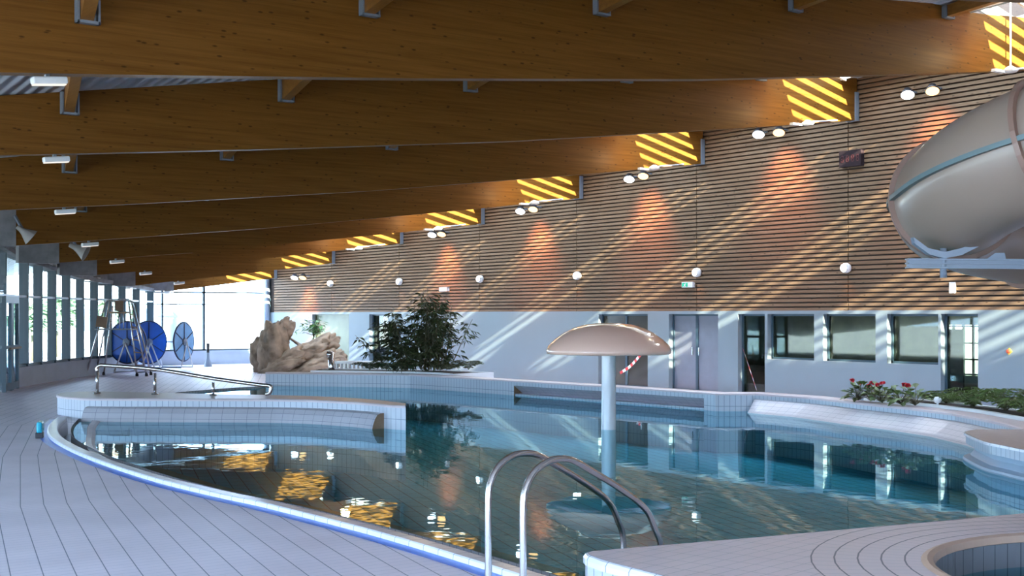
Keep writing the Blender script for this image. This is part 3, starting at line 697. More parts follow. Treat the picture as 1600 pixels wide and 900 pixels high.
# signs and boxes on the slats
def wbox(name, x0, y0, x1, y1, dp, mat): 
    a = on_wall(x1, y1, D - dp); b = on_wall(x0, y0, D - dp); m = MB(); m.box((D - dp, a.y, a.z), (D + 0.02, b.y, b.z)); return m, Vector((D, (a.y + b.y) / 2, a.z)), a, b
m_, c, a, b = wbox('x', 1065, 441, 1082, 449, 0.08, None); r = thing('exit_sign', 'small green and white running man exit sign on the slats', 'sign', c); m_.build('housing', WPAINT, r)
q = MB(); q.box((D - 0.09, a.y + (b.y - a.y) * 0.35, a.z + 0.02), (D - 0.081, b.y - 0.02, b.z - 0.02)); q.build('green_panel', pm('exit_green', (0.0, 0.35, 0.18), 0.4, emit=(0.0, 0.5, 0.25), es=0.25), r)
ym = a.y + (b.y - a.y) * 0.65; zm = (a.z + b.z) / 2; q = MB(); X = D - 0.093
q.bar((X, ym, zm + 0.02), (X, ym + 0.02, zm - 0.02), 0.004, 0.025); q.bar((X, ym + 0.02, zm - 0.02), (X, ym + 0.06, zm - 0.045), 0.004, 0.015); q.bar((X, ym + 0.02, zm - 0.02), (X, ym - 0.03, zm - 0.045), 0.004, 0.015)
q.bar((X, ym - 0.04, zm + 0.02), (X, ym + 0.05, zm + 0.01), 0.004, 0.012); q.lathe([(0, 0), (0.012, 0.001), (0, 0.002)], (X, ym - 0.008, zm + 0.043), 8, (-1, 0, 0))
q.box((X, ym - 0.16, zm - 0.05), (X + 0.003, ym - 0.10, zm + 0.05)); q.build('running_figure', WPAINT, r)
m_, c, a, b = wbox('x', 686, 449, 698, 455, 0.1, None); solo('junction_box', m_, WPAINT, 'small white box on the slats above the leafy tree', 'electrical box', c)
m_, c, a, b = wbox('x', 1483, 441, 1491, 458, 0.05, None); solo('junction_box', m_, WPAINT, 'upright white box on the slats below the slide support', 'electrical box', c)
m_, c, a, b = wbox('x', 1311, 237, 1345, 258, 0.12, None); r = thing('digital_clock', 'dark rectangular digital clock high on the slatted wall', 'clock', c); m_.build('case', pm('clock_case', (0.02, 0.012, 0.014), 0.8, spec=0.1), r)
q = MB(); X = D - 0.125; RED = pm('dim_red_led', (0.07, 0.006, 0.006), 0.5)
for k in range(4):
    yc = lerp(b.y - 0.09, a.y + 0.09, k / 3); zc_ = (a.z + b.z) / 2
    for dy, dz, hy, hz in ((0, 0.07, 0.025, 0.006), (0, 0, 0.025, 0.006), (0, -0.07, 0.025, 0.006), (0.03, 0.035, 0.005, 0.025), (-0.03, 0.035, 0.005, 0.025), (0.03, -0.035, 0.005, 0.025), (-0.03, -0.035, 0.005, 0.025)):
        q.box((X, yc + dy - hy, zc_ + dz - hz), (X + 0.006, yc + dy + hy, zc_ + dz + hz))
q.build('digits', RED, r)
p = on_wall(1577, 549, D); r = thing('emergency_button', 'small round orange and yellow push button on the white wall at far right', 'button', p)
q = MB(); q.lathe([(0, 0), (0.07, 0), (0.07, 0.02), (0, 0.02)], p, 4, (-1, 0, 0), sm=False); q.build('plate', pm('yellow_plate', (0.6, 0.42, 0.05), 0.5), r)
q = MB(); q.lathe([(0.045, 0.02), (0.045, 0.05), (0.03, 0.065), (0, 0.07)], p, 12, (-1, 0, 0)); q.build('push_button', pm('orange_button', (0.6, 0.08, 0.02), 0.4), r)
TAPE = stripe_mat('barrier_tape', (0.6, 0.04, 0.04), (0.75, 0.75, 0.75), 0.22)
def tape(pts, lab):
    P = [on_wall(x, y, D + dx) for x, y, dx in pts]; q = MB(); u = 0; P = smoothpath(P, 6)
    for i in range(len(P) - 1):
        l = (P[i + 1] - P[i]).length; up = UP * 0.035 + Vector((0.0, 0.02, 0)); o_ = Vector((-0.004, 0, 0))
        q.quad(P[i] - up, P[i + 1] - up, P[i + 1] + up, P[i] + up, [(u, 0), (u + l, 0), (u + l, 1), (u, 1)])
        q.quad(P[i] + up + o_, P[i + 1] + up + o_, P[i + 1] - up + o_, P[i] - up + o_, [(u, 0), (u + l, 0), (u + l, 1), (u, 1)]); u += l
    solo('barrier_tape', q, TAPE, lab, 'tape', P[0])
tape([(969, 583, -0.03), (985, 572, 0.02), (1003, 552, -0.03)], 'red and white barrier tape strung across the dark doors behind the mushroom shower')
tape([(1161, 545, 0.0), (1170, 572, 0.06), (1182, 609, 0.0)], 'red and white barrier tape hanging in front of the glass door')

# ============================================================ POOL WALLS
pw = thing('pool_wall', 'long raised white tiled pool wall with moulded bench along the far side of the pool', 'pool wall', epath[5])
ZC = EYE - HW
dense = []
segt = []
for i in range(len(epath) - 1):
    k = max(2, int((epath[i + 1] - epath[i]).length / 0.4))
    for j in range(k): dense.append(epath[i].lerp(epath[i + 1], j / k)); segt.append(i)
dense.append(epath[-1]); segt.append(len(epath) - 2)
en = [-n for n in normals2d(dense)]     # path runs far -> near; pool is on the right of travel? decided below
if (dense[10] + en[10]).x > dense[10].x: en = [-n for n in en]
for k in range(3): pass
cp = MB(); sweep(cp, dense, [(-0.40, ZC - 0.3), (-0.40, ZC), (0.0, ZC + 0.005), (0.03, ZC - 0.01), (0.035, ZC - 0.045), (0.0, ZC - 0.05)], en); cp.build('coping', COPE, pw)
def rng(i0, i1): return [k for k in range(len(dense)) if i0 <= segt[k] < i1] + ([k for k in range(len(dense)) if segt[k] >= i1][:1])
def sub(i0, i1, prof, mat, nm, sm=False):
    ids = rng(i0, i1); q = MB(); sweep(q, [dense[k] for k in ids], prof, [en[k] for k in ids], sm=sm)
    q.build(nm, mat, pw); return ids
flat = [(0, ZC - 0.04), (0, ZF)]
sub(0, 4, flat, WTILE, 'tile_face')
sub(4, 6, [(0, ZC - 0.04), (0, ZC - 0.14)], WTILE, 'tile_face')
sub(4, 6, [(0, ZC - 0.14), (-0.28, ZC - 0.34), (-0.28, ZC - 0.42), (0, ZC - 0.56)], RESTTILE, 'bench_recess')
sub(4, 6, [(0, ZC - 0.56), (0, ZF)], WTILE, 'tile_face')
sub(6, 8, flat, WTILE, 'tile_face')
sub(8, 99, [(0, ZC - 0.04), (0, ZC - 0.13)], WTILE, 'tile_face')
sub(8, 99, [(0.0, ZC - 0.13), (0.05, ZC - 0.135), (0.12, ZC - 0.18), (0.24, ZC - 0.27), (0.36, ZC - 0.35), (0.50, ZC - 0.41), (0.50, ZC - 0.46), (0, ZC - 0.60)], RESTTILE, 'moulded_backrest', True)
sub(8, 99, [(0, ZC - 0.60), (0, ZF)], WTILE, 'tile_face')
for ids in (rng(4, 6),):
    for k in (ids[0], ids[-1]):
        q = MB(); P = [dense[k] + en[k] * o + UP * z for o, z in ((0, ZC - 0.14), (-0.28, ZC - 0.34), (-0.28, ZC - 0.42), (0, ZC - 0.56))]; q.poly(P); q.build('recess_end', BROWNB, pw)
# back of the wall and return at the far end
q = MB(); sweep(q, dense, [(-0.40, ZC - 0.02), (-0.40, 0)], en); q.poly([dense[0] + UP * ZC, dense[0] - en[0] * 0.40 + UP * ZC, dense[0] - en[0] * 0.4 + UP * ZF, dense[0] + UP * ZF]); q.build('wall_back', WTILE, pw)

# island wall with rounded back rest
HI = 1.61; ZI = EYE - HI
def ati(l): return [Vector((p.x, p.y, 0)) for p in (at(x, y, HI) for x, y in l)]
fr_ = smoothpath(ati([(105, 612.6), (93, 614.5), (91, 617.5), (116, 620.5), (151, 622), (300, 622.6), (460, 623.7), (560, 628), (606, 632), (634, 633.6)]), 6)
bk_ = smoothpath(ati([(634, 630), (560, 622.5), (460, 618), (329, 615.5), (150, 611.3)]), 6)
isl = thing('island_wall', 'low curved white tiled island wall with a moulded backrest at the left of the pool', 'pool wall', (fr_[30].x, fr_[30].y, 0))
loopi = fr_ + bk_; q = MB()
for P, c in cdt([(p.x, p.y) for p in loopi]): q.poly([(p.x, p.y, ZI) for p in P])
q.build('coping', COPE, isl)
fni = normals2d(fr_)
if (fr_[30] + fni[30]).y > fr_[30].y: fni = [-n for n in fni]
q = MB(); sweep(q, fr_, [(0.0, ZI), (0.02, ZI - 0.02), (0.02, ZI - 0.05), (0, ZI - 0.05)], fni); q.build('coping_nosing', COPE, isl)
lp = loopi + [loopi[0]]; q = MB(); sweep(q, lp, [(0, ZI - 0.01), (0, ZF)], [Vector((0, 0, 0))] * len(lp)); q.build('tile_face', WTILE, isl)
ids = list(range(4 * 6 - 1, 8 * 6))
prof = [(0.0, ZI - 0.16), (0.08, ZI - 0.165), (0.14, ZI - 0.19), (0.19, ZI - 0.26), (0.23, ZI - 0.36), (0.26, ZI - 0.48), (0.26, ZI - 0.56), (0.0, ZI - 0.60)]
q = MB(); sweep(q, [fr_[i] for i in ids], prof, [fni[i] for i in ids], sm=False); q.build('moulded_backrest', RESTTILE, isl)
for i, m_ in ((ids[0], COPE), (ids[-1], BROWNB)):
    q = MB(); q.poly([fr_[i] + fni[i] * o + UP * z for o, z in prof]); q.build('backrest_end', m_, isl)

# near platform with whirlpool basin
ZP = 0.34
platc = Vector((8.45, 4.30, 0))
pa = [at(x, y, EYE - ZP) for x, y in ((919, 863), (926, 861), (1200, 838), (1600, 802))]
pb = [at(x, y, EYE - ZP) for x, y in ((1040, 900), (947, 876), (922, 867))]
po = [(p.x, p.y) for p in pa] + [(12.6, 6.1), (12.8, 4.5), (12.8, 0.6), (5.8, 0.6), (5.6, 3.5)] + [(p.x, p.y) for p in pb]
pl = thing('whirlpool_surround', 'raised white tiled whirlpool surround filling the bottom right corner', 'whirlpool', (8.45, 4.3, 0))
RI = 1.50
def circ(r, n=64): return [(platc.x + r * math.cos(2 * math.pi * k / n), platc.y + r * math.sin(2 * math.pi * k / n)) for k in range(n)]
ring = circ(RI + 0.07); q = MB(); r2 = 2.30
ringe = [circ(r2, 64)]
E_ = [(Vector(circ(r2)[k]), Vector(circ(r2)[(k + 1) % 64])) for k in range(64)]
for P, c in cdt(po, [ring], E_, [p for rr in (1.75, 2.0) for p in circ(rr)]):
    R = math.hypot(c[0] - platc.x, c[1] - platc.y)
    if R < r2:
        uv = []; a0 = math.atan2(c[1] - platc.y, c[0] - platc.x)
        for p in P:
            a = math.atan2(p.y - platc.y, p.x - platc.x)
            if a - a0 > math.pi: a -= 2 * math.pi
            if a - a0 < -math.pi: a += 2 * math.pi
            uv.append((math.hypot(p.x - platc.x, p.y - platc.y) - RI - 0.02, a * 1.9))
        q.poly([(p.x, p.y, ZP) for p in P], uv, mi=1)
    else: q.poly([(p.x, p.y, ZP) for p in P], [(p.x + p.y * 0.2, p.y - p.x * 0.2) for p in P])
q.build('top', [PLAT, PLATR], pl)
pc = [Vector((a, b, 0)) for a, b in po] + [Vector((*po[0], 0))]
pn = normals2d(pc); pn[0] = pn[-1] = Vector((-0.7, 0.7, 0))
if (pc[3] + pn[3]).y < pc[3].y: pn = [-n for n in pn]; pn[0] = pn[-1] = Vector((-0.7, 0.7, 0))
q = MB(); sweep(q, pc, [(0, ZP), (0.02, ZP - 0.008), (0.035, ZP - 0.03), (0.035, ZP - 0.07), (0.02, ZP - 0.075)], pn); q.build('edge_nosing', RTILE, pl)
q = MB(); sweep(q, pc, [(0.02, ZP - 0.07), (0.02, ZF)], pn); q.build('tile_face', WTILE, pl)
cl = [Vector((*p, 0)) for p in circ(RI + 0.07)]; cl.append(cl[0]); cn = [(platc - p).normalized() for p in cl]
q = MB(); sweep(q, cl, [(0, ZP), (0.04, ZP + 0.012), (0.08, ZP), (0.09, ZP - 0.05), (0.07, ZP - 0.06)], cn, sm=True); q.build('basin_nosing', BCOPE_LIT, pl)
q = MB(); sweep(q, cl, [(0.075, ZP - 0.05), (0.075, -0.02), (0.45, -0.02), (0.45, -0.4)], cn); q.build('basin_wall', BTILE_SHADE, pl)
q = MB(); q.poly([(*p, -0.4) for p in circ(RI)]); q.build('basin_floor', POOLF, pl)
q = MB(); q.poly([(*p, 0.10) for p in circ(RI - 0.01)]); ww = q.build('basin_water', WATER); tag(ww, 'water inside the near whirlpool basin at bottom right', 'water'); ww['kind'] = 'stuff'

# second raised basin at the right edge
HR = 1.66
rp = [at(x, y, HR) for x, y in ((1600, 671.5), (1560, 671), (1530, 671), (1513, 673), (1511, 677), (1540, 689.5), (1570, 696), (1600, 702))]
ro = smoothpath([Vector((18.6, 7.9, 0))] + [Vector((p.x, p.y, 0)) for p in rp] + [Vector((14.1, 8.1, 0)), Vector((14.4, 6.6, 0)), Vector((15.4, 5.6, 0))], 5)
rb = thing('landing_basin', 'round ended raised tiled basin wall at the right edge under the plants', 'pool wall', (ro[20].x, ro[20].y, 0)); ZR = EYE - HR
hole = [(16.7 + 1.0 * math.cos(a * math.pi / 12), 8.5 + 1.0 * math.sin(a * math.pi / 12)) for a in range(24)]
q = MB()
for P, c in cdt([(p.x, p.y) for p in ro], [hole]): q.poly([(p.x, p.y, ZR) for p in P], [(p.x, p.y) for p in P])
q.build('top', COPE, rb)
hl = [Vector((*p, 0)) for p in hole]; hl.append(hl[0]); q = MB(); sweep(q, hl, [(0, ZR), (0, -0.1)], [Vector((0, 0, 0))] * 25); q.poly([(*p, -0.1) for p in hole]); q.build('basin_inside', BROWNB, rb)
rn = normals2d(ro)
if (ro[20] + rn[20]).y < ro[20].y: rn = [-n for n in rn]
rn = [n if (n.dot(ro[i] - Vector((16.6, 8.2, 0))) > 0) else -n for i, n in enumerate(rn)]
q = MB(); sweep(q, ro, [(0, ZR), (0.025, ZR - 0.005), (0.03, ZR - 0.035), (0, ZR - 0.04)], rn); q.build('nosing', RTILE, rb)
q = MB(); sweep(q, ro, [(0, ZR - 0.03), (0, ZR - 0.15)], rn); q.build('tile_face', WTILE, rb)
q = MB(); sweep(q, ro, [(0, ZR - 0.15), (-0.10, ZR - 0.17), (-0.12, ZR - 0.24), (-0.06, ZR - 0.31), (0.03, ZR - 0.34), (0.04, ZR - 0.37), (0.0, ZR - 0.45)], rn, sm=True); q.build('moulded_recess', pm('recess_tile', (0.38, 0.46, 0.54), 0.35), rb)
q = MB(); sweep(q, ro, [(0, ZR - 0.45), (0, ZF)], rn); q.build('tile_face', WTILE, rb)

# ============================================================ THINGS
# mushroom shower
mp = at(951, 671, 2.05); mp.z = 0
ms = thing('mushroom_shower', 'large pale mushroom shaped shower standing in the pool', 'water mushroom', (mp.x, mp.y, ZF))
q = MB(); q.lathe([(0.132, ZF), (0.130, 0.3), (0.127, 1.0), (0.123, 1.5)], mp, 32); q.build('pole', MPOLE, ms)
q = MB(); prof = [(0.13, 1.43), (0.6, 1.36), (1.02, 1.30), (1.09, 1.30), (1.115, 1.31), (1.12, 1.37), (1.08, 1.455), (0.97, 1.56), (0.82, 1.67), (0.64, 1.76), (0.45, 1.82), (0.22, 1.85), (0.0, 1.855)]
q.lathe(prof, mp, 64); q.build('cap', MUSH, ms)
q = MB(); q.lathe([(0.16, ZF), (0.21, ZF), (0.21, ZF + 0.05), (0.15, ZF + 0.06)], mp, 24); q.build('base_ring', STEEL, ms)

# steel grab rails
def grab(nx, ny, fx, fy, lab):
    a, b = Vector((nx, ny, 0)), Vector((fx, fy, 0)); L_ = (b - a).length
    prof = [(0.0, -2.0), (0, -1.6), (0.0, -1.22), (0.03, -1.09), (0.11, -1.0), (0.24, -0.945), (0.36, -0.935), (0.52, -0.96), (0.75, -1.06), (0.95, -1.15), (1.12, -1.235), (1.26, -1.31), (1.38, -1.40), (1.46, -1.52), (L_, -1.66), (L_, -2.0), (L_, -2.75)]
    r = thing('grab_rail', lab, 'grab rail', (nx, ny, 0), 'steel grab rails at the near pool steps')
    q = MB(); q.tube(smoothpath([a.lerp(b, s / L_) + UP * (EYE + z * 1.03) for s, z in prof], 5), 0.0235, 14); q.build('tube', STEEL, r)
    q = MB(); q.lathe([(0.024, 0.02), (0.06, 0.015), (0.065, 0)], (nx, ny, 0), 18); q.build('foot_flange', STEEL, r)
grab(5.10, 7.24, 6.59, 7.57, 'left and farther of the two curved steel grab rails in front')
grab(5.08, 6.82, 6.58, 7.14, 'right and nearer of the two curved steel grab rails in front')

# handrail on the island
f_ = [at(152, 614.5, HI), at(242, 616.5, HI), at(333, 617.7, HI), at(421, 618.8, HI)]
hr = thing('handrail', 'low sloping steel handrail with posts along the top of the island wall', 'handrail', f_[0])
def hz(p, y): z = p.x * SN + p.y * CS; return Vector((p.x, p.y, EYE + z * (YH - y) / FPX))
for i, y in ((0, 577), (1, 583), (2, 597)):
    q = MB(); q.tube([f_[i], hz(f_[i], y)], 0.03, 12); q.build('post', STEEL, hr)
    q = MB(); q.lathe([(0.03, 0.03), (0.07, 0.02), (0.075, 0)], f_[i], 14); q.build('foot_flange', STEEL, hr)
q = MB(); e = f_[3]; d_ = (f_[3] - f_[2]).normalized()
q.tube(smoothpath([hz(f_[0], 580), hz(f_[0], 574.5), hz(f_[0].lerp(f_[1], 0.06), 571), hz(f_[0].lerp(f_[1], 0.15), 571), hz(f_[1], 577), hz(f_[2], 591.5), hz(f_[2].lerp(f_[3], 0.8), 601), hz(f_[3], 603), hz(f_[3] + d_ * 0.03, 608), hz(f_[3], 614), hz(f_[3] - d_ * 0.08, 616)], 5), 0.038, 12); q.build('rail', STEEL, hr)

# turquoise cleaning block on the deck
p = at(61, 685, 2.0); q0 = thing('floor_squeegee', 'small turquoise and black plastic block lying on the deck by the pool rim', 'cleaning tool', p)
dx = Vector((0.93, -0.36, 0)); dy_ = Vector((0.36, 0.93, 0))
q = MB(); q.obox(p + dy_ * 0.22 + UP * 0.17, dx, dy_, UP, 0.045, 0.2, 0.09); q.build('body', TURQ, q0, bevel=0.03)
q = MB(); q.obox(p + dy_ * 0.1 + UP * 0.045, dx, dy_, UP, 0.06, 0.12, 0.045); q.build('base', BLACK, q0, bevel=0.01)

# lifeguard chair
zc0 = 42.7; base = at_z(185, 588, zc0); base.z = 0
lc = thing('lifeguard_chair', 'tall steel lifeguard chair with ladder legs in front of the blue reels', 'lifeguard chair', base)
def cp_(px, py, dz=0): return at_z(px, py, zc0 + dz)
def fl(px, dz): p = cp_(px, 588, dz); p.z = 0; return p
legs = [(134, 0.0, 165, 472), (150, 0.9, 171, 470), (162, 0.9, 176, 478), (214, 0.0, 201, 470), (229, 0.0, 206, 474), (236, 0.9, 210, 474)]
for fx, dz, tx, ty in legs:
    q = MB(); q.tube([fl(fx, dz), cp_(tx, ty, dz * 0.5)], 0.028, 8); q.build('leg', STEEL, lc)
    q = MB(); q.lathe([(0.05, 0.0), (0.05, 0.08), (0.03, 0.1)], fl(fx, dz), 8); q.build('rubber_foot', BLACK, lc)
q = MB(); q.tube(smoothpath([cp_(165, 472), cp_(170, 468.5), cp_(185, 468), cp_(200, 468), cp_(206, 474)], 4), 0.025, 8); q.tube(smoothpath([cp_(171, 470, .5), cp_(180, 471, .5), cp_(203, 470, .5), cp_(210, 477, .5), cp_(213, 487, .5)], 4), 0.025, 8); q.build('arm_rail', STEEL, lc)
q = MB(); q.obox(cp_(188, 488.5, 0.2), R_, A_, UP, 0.28, 0.25, 0.03); q.build('seat', BROWNB, lc)
q = MB(); q.obox(cp_(186, 478, 0.4), R_, A_, UP, 0.14, 0.02, 0.17); q.build('backrest', BROWNB, lc)
q = MB(); q.obox(cp_(181, 514.5, 0.3), R_, A_, UP, 0.62, 0.25, 0.02); q.build('footboard', GALV, lc)
q = MB(); q.obox(cp_(159, 503, -0.1), (R_ + UP * -0.15).normalized(), A_, (UP + R_ * 0.15).normalized(), 0.17, 0.03, 0.18); q.build('side_board', BROWNB, lc)
for k in range(3):
    q = MB(); q.tube([cp_(181 + k * 6, 488, 0.2), cp_(181 + k * 6, 514, 0.3)], 0.015, 6); q.build('seat_strut', STEEL, lc)
for k in range(5):
    t = 0.15 + k * 0.17; a = fl(214, 0).lerp(cp_(201, 470), t); b = fl(229, 0).lerp(cp_(206, 474), t); q = MB(); q.obox((a + b) / 2, (b - a).normalized(), A_, UP, (b - a).length / 2, 0.05, 0.015); q.build('ladder_step', BROWNB, lc)

# pool cover reels
def reel(cx, cy_, zr, rad, aspect, mat, lab, axl, grp='blue cover reels by the far window'):
    c = at_z(cx, cy_, zr); base = Vector((c.x, c.y, 0)); r = thing('cover_reel', lab, 'reel', base, grp)
    al = math.acos(aspect); vw = Vector((c.x, c.y, 0)).normalized(); rt_ = Vector((vw.y, -vw.x, 0)); ax = (vw * -math.cos(al) + rt_ * (-math.sin(al) if axl < 0 else math.sin(al))).normalized()
    q = MB(); q.lathe([(0, -0.02), (rad * 0.97, -0.02), (rad * 0.97, 0.02), (0, 0.02)], c, 40, ax, sm=False); q.build('disc', mat, r)
    q = MB(); px = ax.cross(UP).normalized(); q.tube([c + (px * math.cos(k * math.pi / 20) + UP * math.sin(k * math.pi / 20)) * rad for k in range(40)], 0.03, 6, closed=True); q.build('rim', RIMD, r)
    for k in range(3):
        a = math.pi / 6 + k * math.pi / 3; v = px * math.cos(a) + UP * math.sin(a); q = MB(); q.bar(c - v * rad * 0.95 + ax * 0.03, c + v * rad * 0.95 + ax * 0.03, 0.03, 0.02, ax); q.build('spoke', RIMD, r)
    q = MB(); q.lathe([(0.15, 0.02), (0.15, 0.08), (0.05, 0.10), (0, 0.10)], c, 6, ax, sm=False); q.build('hub', PSTEEL, r)
    q = MB(); q.tube([c, c - ax * 1.1], 0.045, 12); q.build('drum', WPAINT, r)
    for s_, off in ((1, 0.14), (-1, 0.14), (1, -1.15), (-1, -1.15)):
        q = MB(); t = c + ax * off; f = t + px * s_ * 0.42 * (1 if off > 0 else 1); f.z = 0.05; t2 = t + UP * (-0.02); q.tube([t2, f], 0.026, 6); q.build('leg', WPAINT, r)
    q = MB()
    for s_ in (1, -1): a = c + ax * 0.14 + px * s_ * 0.42; b = c - ax * 1.15 + px * s_ * 0.42; a.z = b.z = 0.05; q.tube([a, b], 0.025, 6)
    q.build('base_frame', PSTEEL, r)
reel(199, 535, 44.6, 0.71, 0.86, SHEET, 'left blue cover reel disc standing behind the lifeguard chair', -1)
reel(232, 535, 48.2, 0.78, 0.82, SHEET, 'middle blue cover reel with dark spokes and pale hub', 1)
reel(287, 534, 48.8, 0.72, 0.50, SHEETL, 'right pale blue cover reel seen at a slant', 1)
# slim upright nozzle near the end window
p = at(325, 573, 2.0); p = at_z(325, 573, 50.5); p.z = 0; r = thing('marker_cone', 'slim upright pole with black top on a flared pale foot by the end window', 'stand', p)
q = MB(); q.lathe([(0.17, 0), (0.16, 0.05), (0.07, 0.3), (0.055, 0.55)], p, 12); q.build('foot', PSTEEL, r)
q = MB(); q.lathe([(0.055, 0.55), (0.06, 0.9), (0, 0.92)], p, 12); q.build('black_top', BLACK, r)

# artificial rocks
def rocks():
    c0 = at_z(462, 578, 45.5); c0.z = 0; q = MB(); import bmesh
    lobes = [((412, 560), 0.42, (0.5, 0.5, 0.9), 0), ((428, 548), 0.0, (0.55, 0.6, 1.1), 0), ((425, 527), 0.2, (0.42, 0.4, 0.5), 0), ((441, 523), 0.3, (0.38, 0.4, 0.62), 0.25), ((452, 562), -0.2, (0.8, 0.6, 0.55), 0.5),
             ((478, 556), 0.1, (0.95, 0.7, 0.55), 0.5), ((498, 545), 0.3, (0.75, 0.5, 0.55), 0.35), ((508, 566), -0.1, (0.75, 0.6, 0.5), 0.3), ((470, 540), 0.5, (0.4, 0.3, 0.42), -0.9), ((516, 532), 0.45, (0.35, 0.3, 0.18), 0.3), ((440, 575), -0.5, (1.1, 0.5, 0.4), 0.6), ((490, 575), -0.5, (1.1, 0.5, 0.42), 0.5)]
    for (px, py), dz, (a, b, h), tilt in lobes:
        c = at_z(px, py, 45.5 + dz); bm = bmesh.new(); bmesh.ops.create_icosphere(bm, subdivisions=4, radius=1); base = len(q.v); ct, st = math.cos(tilt), math.sin(tilt)
        for v in bm.verts:
            p = v.co.copy(); s = p * 1.0
            d = 1 + 0.22 * noise.noise(s * 1.3 + Vector((px, py, 0))) + 0.12 * noise.noise(s * 3.1 + Vector((py, px, 0))) - 0.17 * abs(math.sin((p.z * 3 + p.x * 1.6 + noise.noise(s * 2) * 1.5) * 2.2)) ** 4
            p = p * d; lx, lz = p.x * a, p.z * h; lx, lz = lx * ct - lz * st * -1, lz * ct - lx * st * -0.4
            w_ = c + R_ * lx + A_ * (p.y * b) + UP * lz; w_.z = max(w_.z, -0.02); q.v.append(w_)
        for f in bm.faces: q.face([base + v.index for v in f.verts], [(0, 0)] * 3, True)
        bm.free()
    return solo('rock_formation', q, ROCK, 'brown artificial rock formation at the far corner of the pool', 'rock', c0)
rocks()
# leafy plants
def leaf(mb, p, d, up, L_, wdt, fold=0.25):
    s = d.cross(up)
    if s.length < 1e-3: s = Vector((1, 0, 0))
    s = s.normalized() * wdt; m = p + d * L_ * 0.5 + up * 0.0; e = p + d * L_ - UP * L_ * fold
    i = len(mb.v); mb.v += [p, m + s, m - s, e]; mb.face((i, i + 1, i + 3), [(0, 0)] * 3); mb.face((i, i + 3, i + 2), [(0, 0)] * 3)
def rdir(zl=-0.3, zh=0.6):
    a = random.uniform(0, 2 * math.pi); return Vector((math.cos(a), math.sin(a), random.uniform(zl, zh))).normalized()
# plant among the rocks
c = at_z(490, 540, 46.6); c.z = 0.5; r = thing('leafy_plant', 'small bright green leafy plant growing out of the rocks', 'plant', c)
q = MB(); q2 = MB(); q2.tube([c, c + UP * 0.9], [0.03, 0.015], 6)
for k in range(170):
    p = at_z(490 + random.gauss(0, 8.5), 512 + random.gauss(0, 6), 46.6 + random.gauss(0, 0.15)); d = rdir(-0.5, 0.4); leaf(q, p, d, UP, 0.2, 0.045)
for k in range(9): q2.tube([c + UP * random.uniform(0.4, 0.8), at_z(490 + random.gauss(0, 8), 512 + random.gauss(0, 6), 46.6)], 0.01, 4)
q.build('foliage', LEAFG, r); q2.build('stem', STEM, r)
# planters behind the pool wall
def bed(i0, i1, o0, o1, lab):
    P = []; ids = [k for k in range(len(dense)) if i0 <= dense[k].y <= i1]
    r = thing('planter_bed', lab, 'planter', dense[ids[len(ids) // 2]] - en[ids[0]] * 0.8)
    pth = [dense[k] for k in ids]; nn = [en[k] for k in ids]
    q = MB(); sweep(q, pth, [(-o0, 0), (-o0, ZC + 0.05), (-o0 - 0.10, ZC + 0.05), (-o0 - 0.10, ZC - 0.02)], nn); sweep(q, pth, [(-o1 + 0.1, ZC - 0.02), (-o1 + 0.1, ZC + 0.04), (-o1, ZC + 0.04), (-o1, 0)], nn)
    for k in (0, -1):
        a = pth[k] - nn[k] * o0; b = pth[k] - nn[k] * o1; q.quad(a, b, b + UP * (ZC + 0.04), a + UP * (ZC + 0.04))
    q.build('kerb', WPAINT, r)
    q = MB(); sweep(q, pth, [(-o0 - 0.08, ZC + 0.01), (-(o0 + o1) / 2, ZC + 0.05), (-o1 + 0.08, ZC + 0.01)], nn); q.build('soil', SOIL, r)
bed(29.9, 33.9, 0.42, 2.0, 'long planter with dark soil under the tall leafy tree')
bed(10.6, 17.0, 0.42, 1.3, 'planter bed of soil behind the right hand pool wall')
# tall bamboo-like tree
c = at_z(664, 578, 37.4); c.z = ZC + 0.02
r = thing('bamboo_clump', 'tall dense dark green bamboo clump behind the pool wall', 'plant', c)
q = MB(); q2 = MB(); zt0 = 37.4
stems = []
for k in range(32):
    bx = random.gauss(664, 19); tx = bx + (bx - 664) * 0.9 + random.gauss(0, 11); ty = 446 + abs(tx - 668) * 0.6 + random.uniform(0, 26) ; dz = random.uniform(-0.5, 0.5)
    a = at_z(bx, 578, zt0 + dz); b_ = at_z(tx, ty, zt0 + dz); m_ = a.lerp(b_, 0.5) + R_ * random.gauss(0, 0.05)
    pth = smoothpath([a, m_, b_], 5); q2.tube(pth, [lerp(0.016, 0.005, i / (len(pth) - 1)) for i in range(len(pth))], 5); stems.append(pth)
    for j in range(28):
        t = random.uniform(0.12, 1.0); p = pth[min(len(pth) - 1, int(t * (len(pth) - 1)))] ; d = rdir(-0.25, 0.35)
        L_ = random.uniform(0.12, 0.38) * (1.2 - 0.5 * t) * 1.1; q2.tube([p, p + d * L_], 0.003, 3)
        for l in range(5): leaf(q, p + d * L_ * random.uniform(0.3, 1.1), (d + rdir(-0.7, 0.1) * 0.9).normalized(), UP, random.uniform(0.12, 0.23), 0.019, 0.35)
q.build('foliage', LEAFD, r); q2.build('stem', STEM, r)
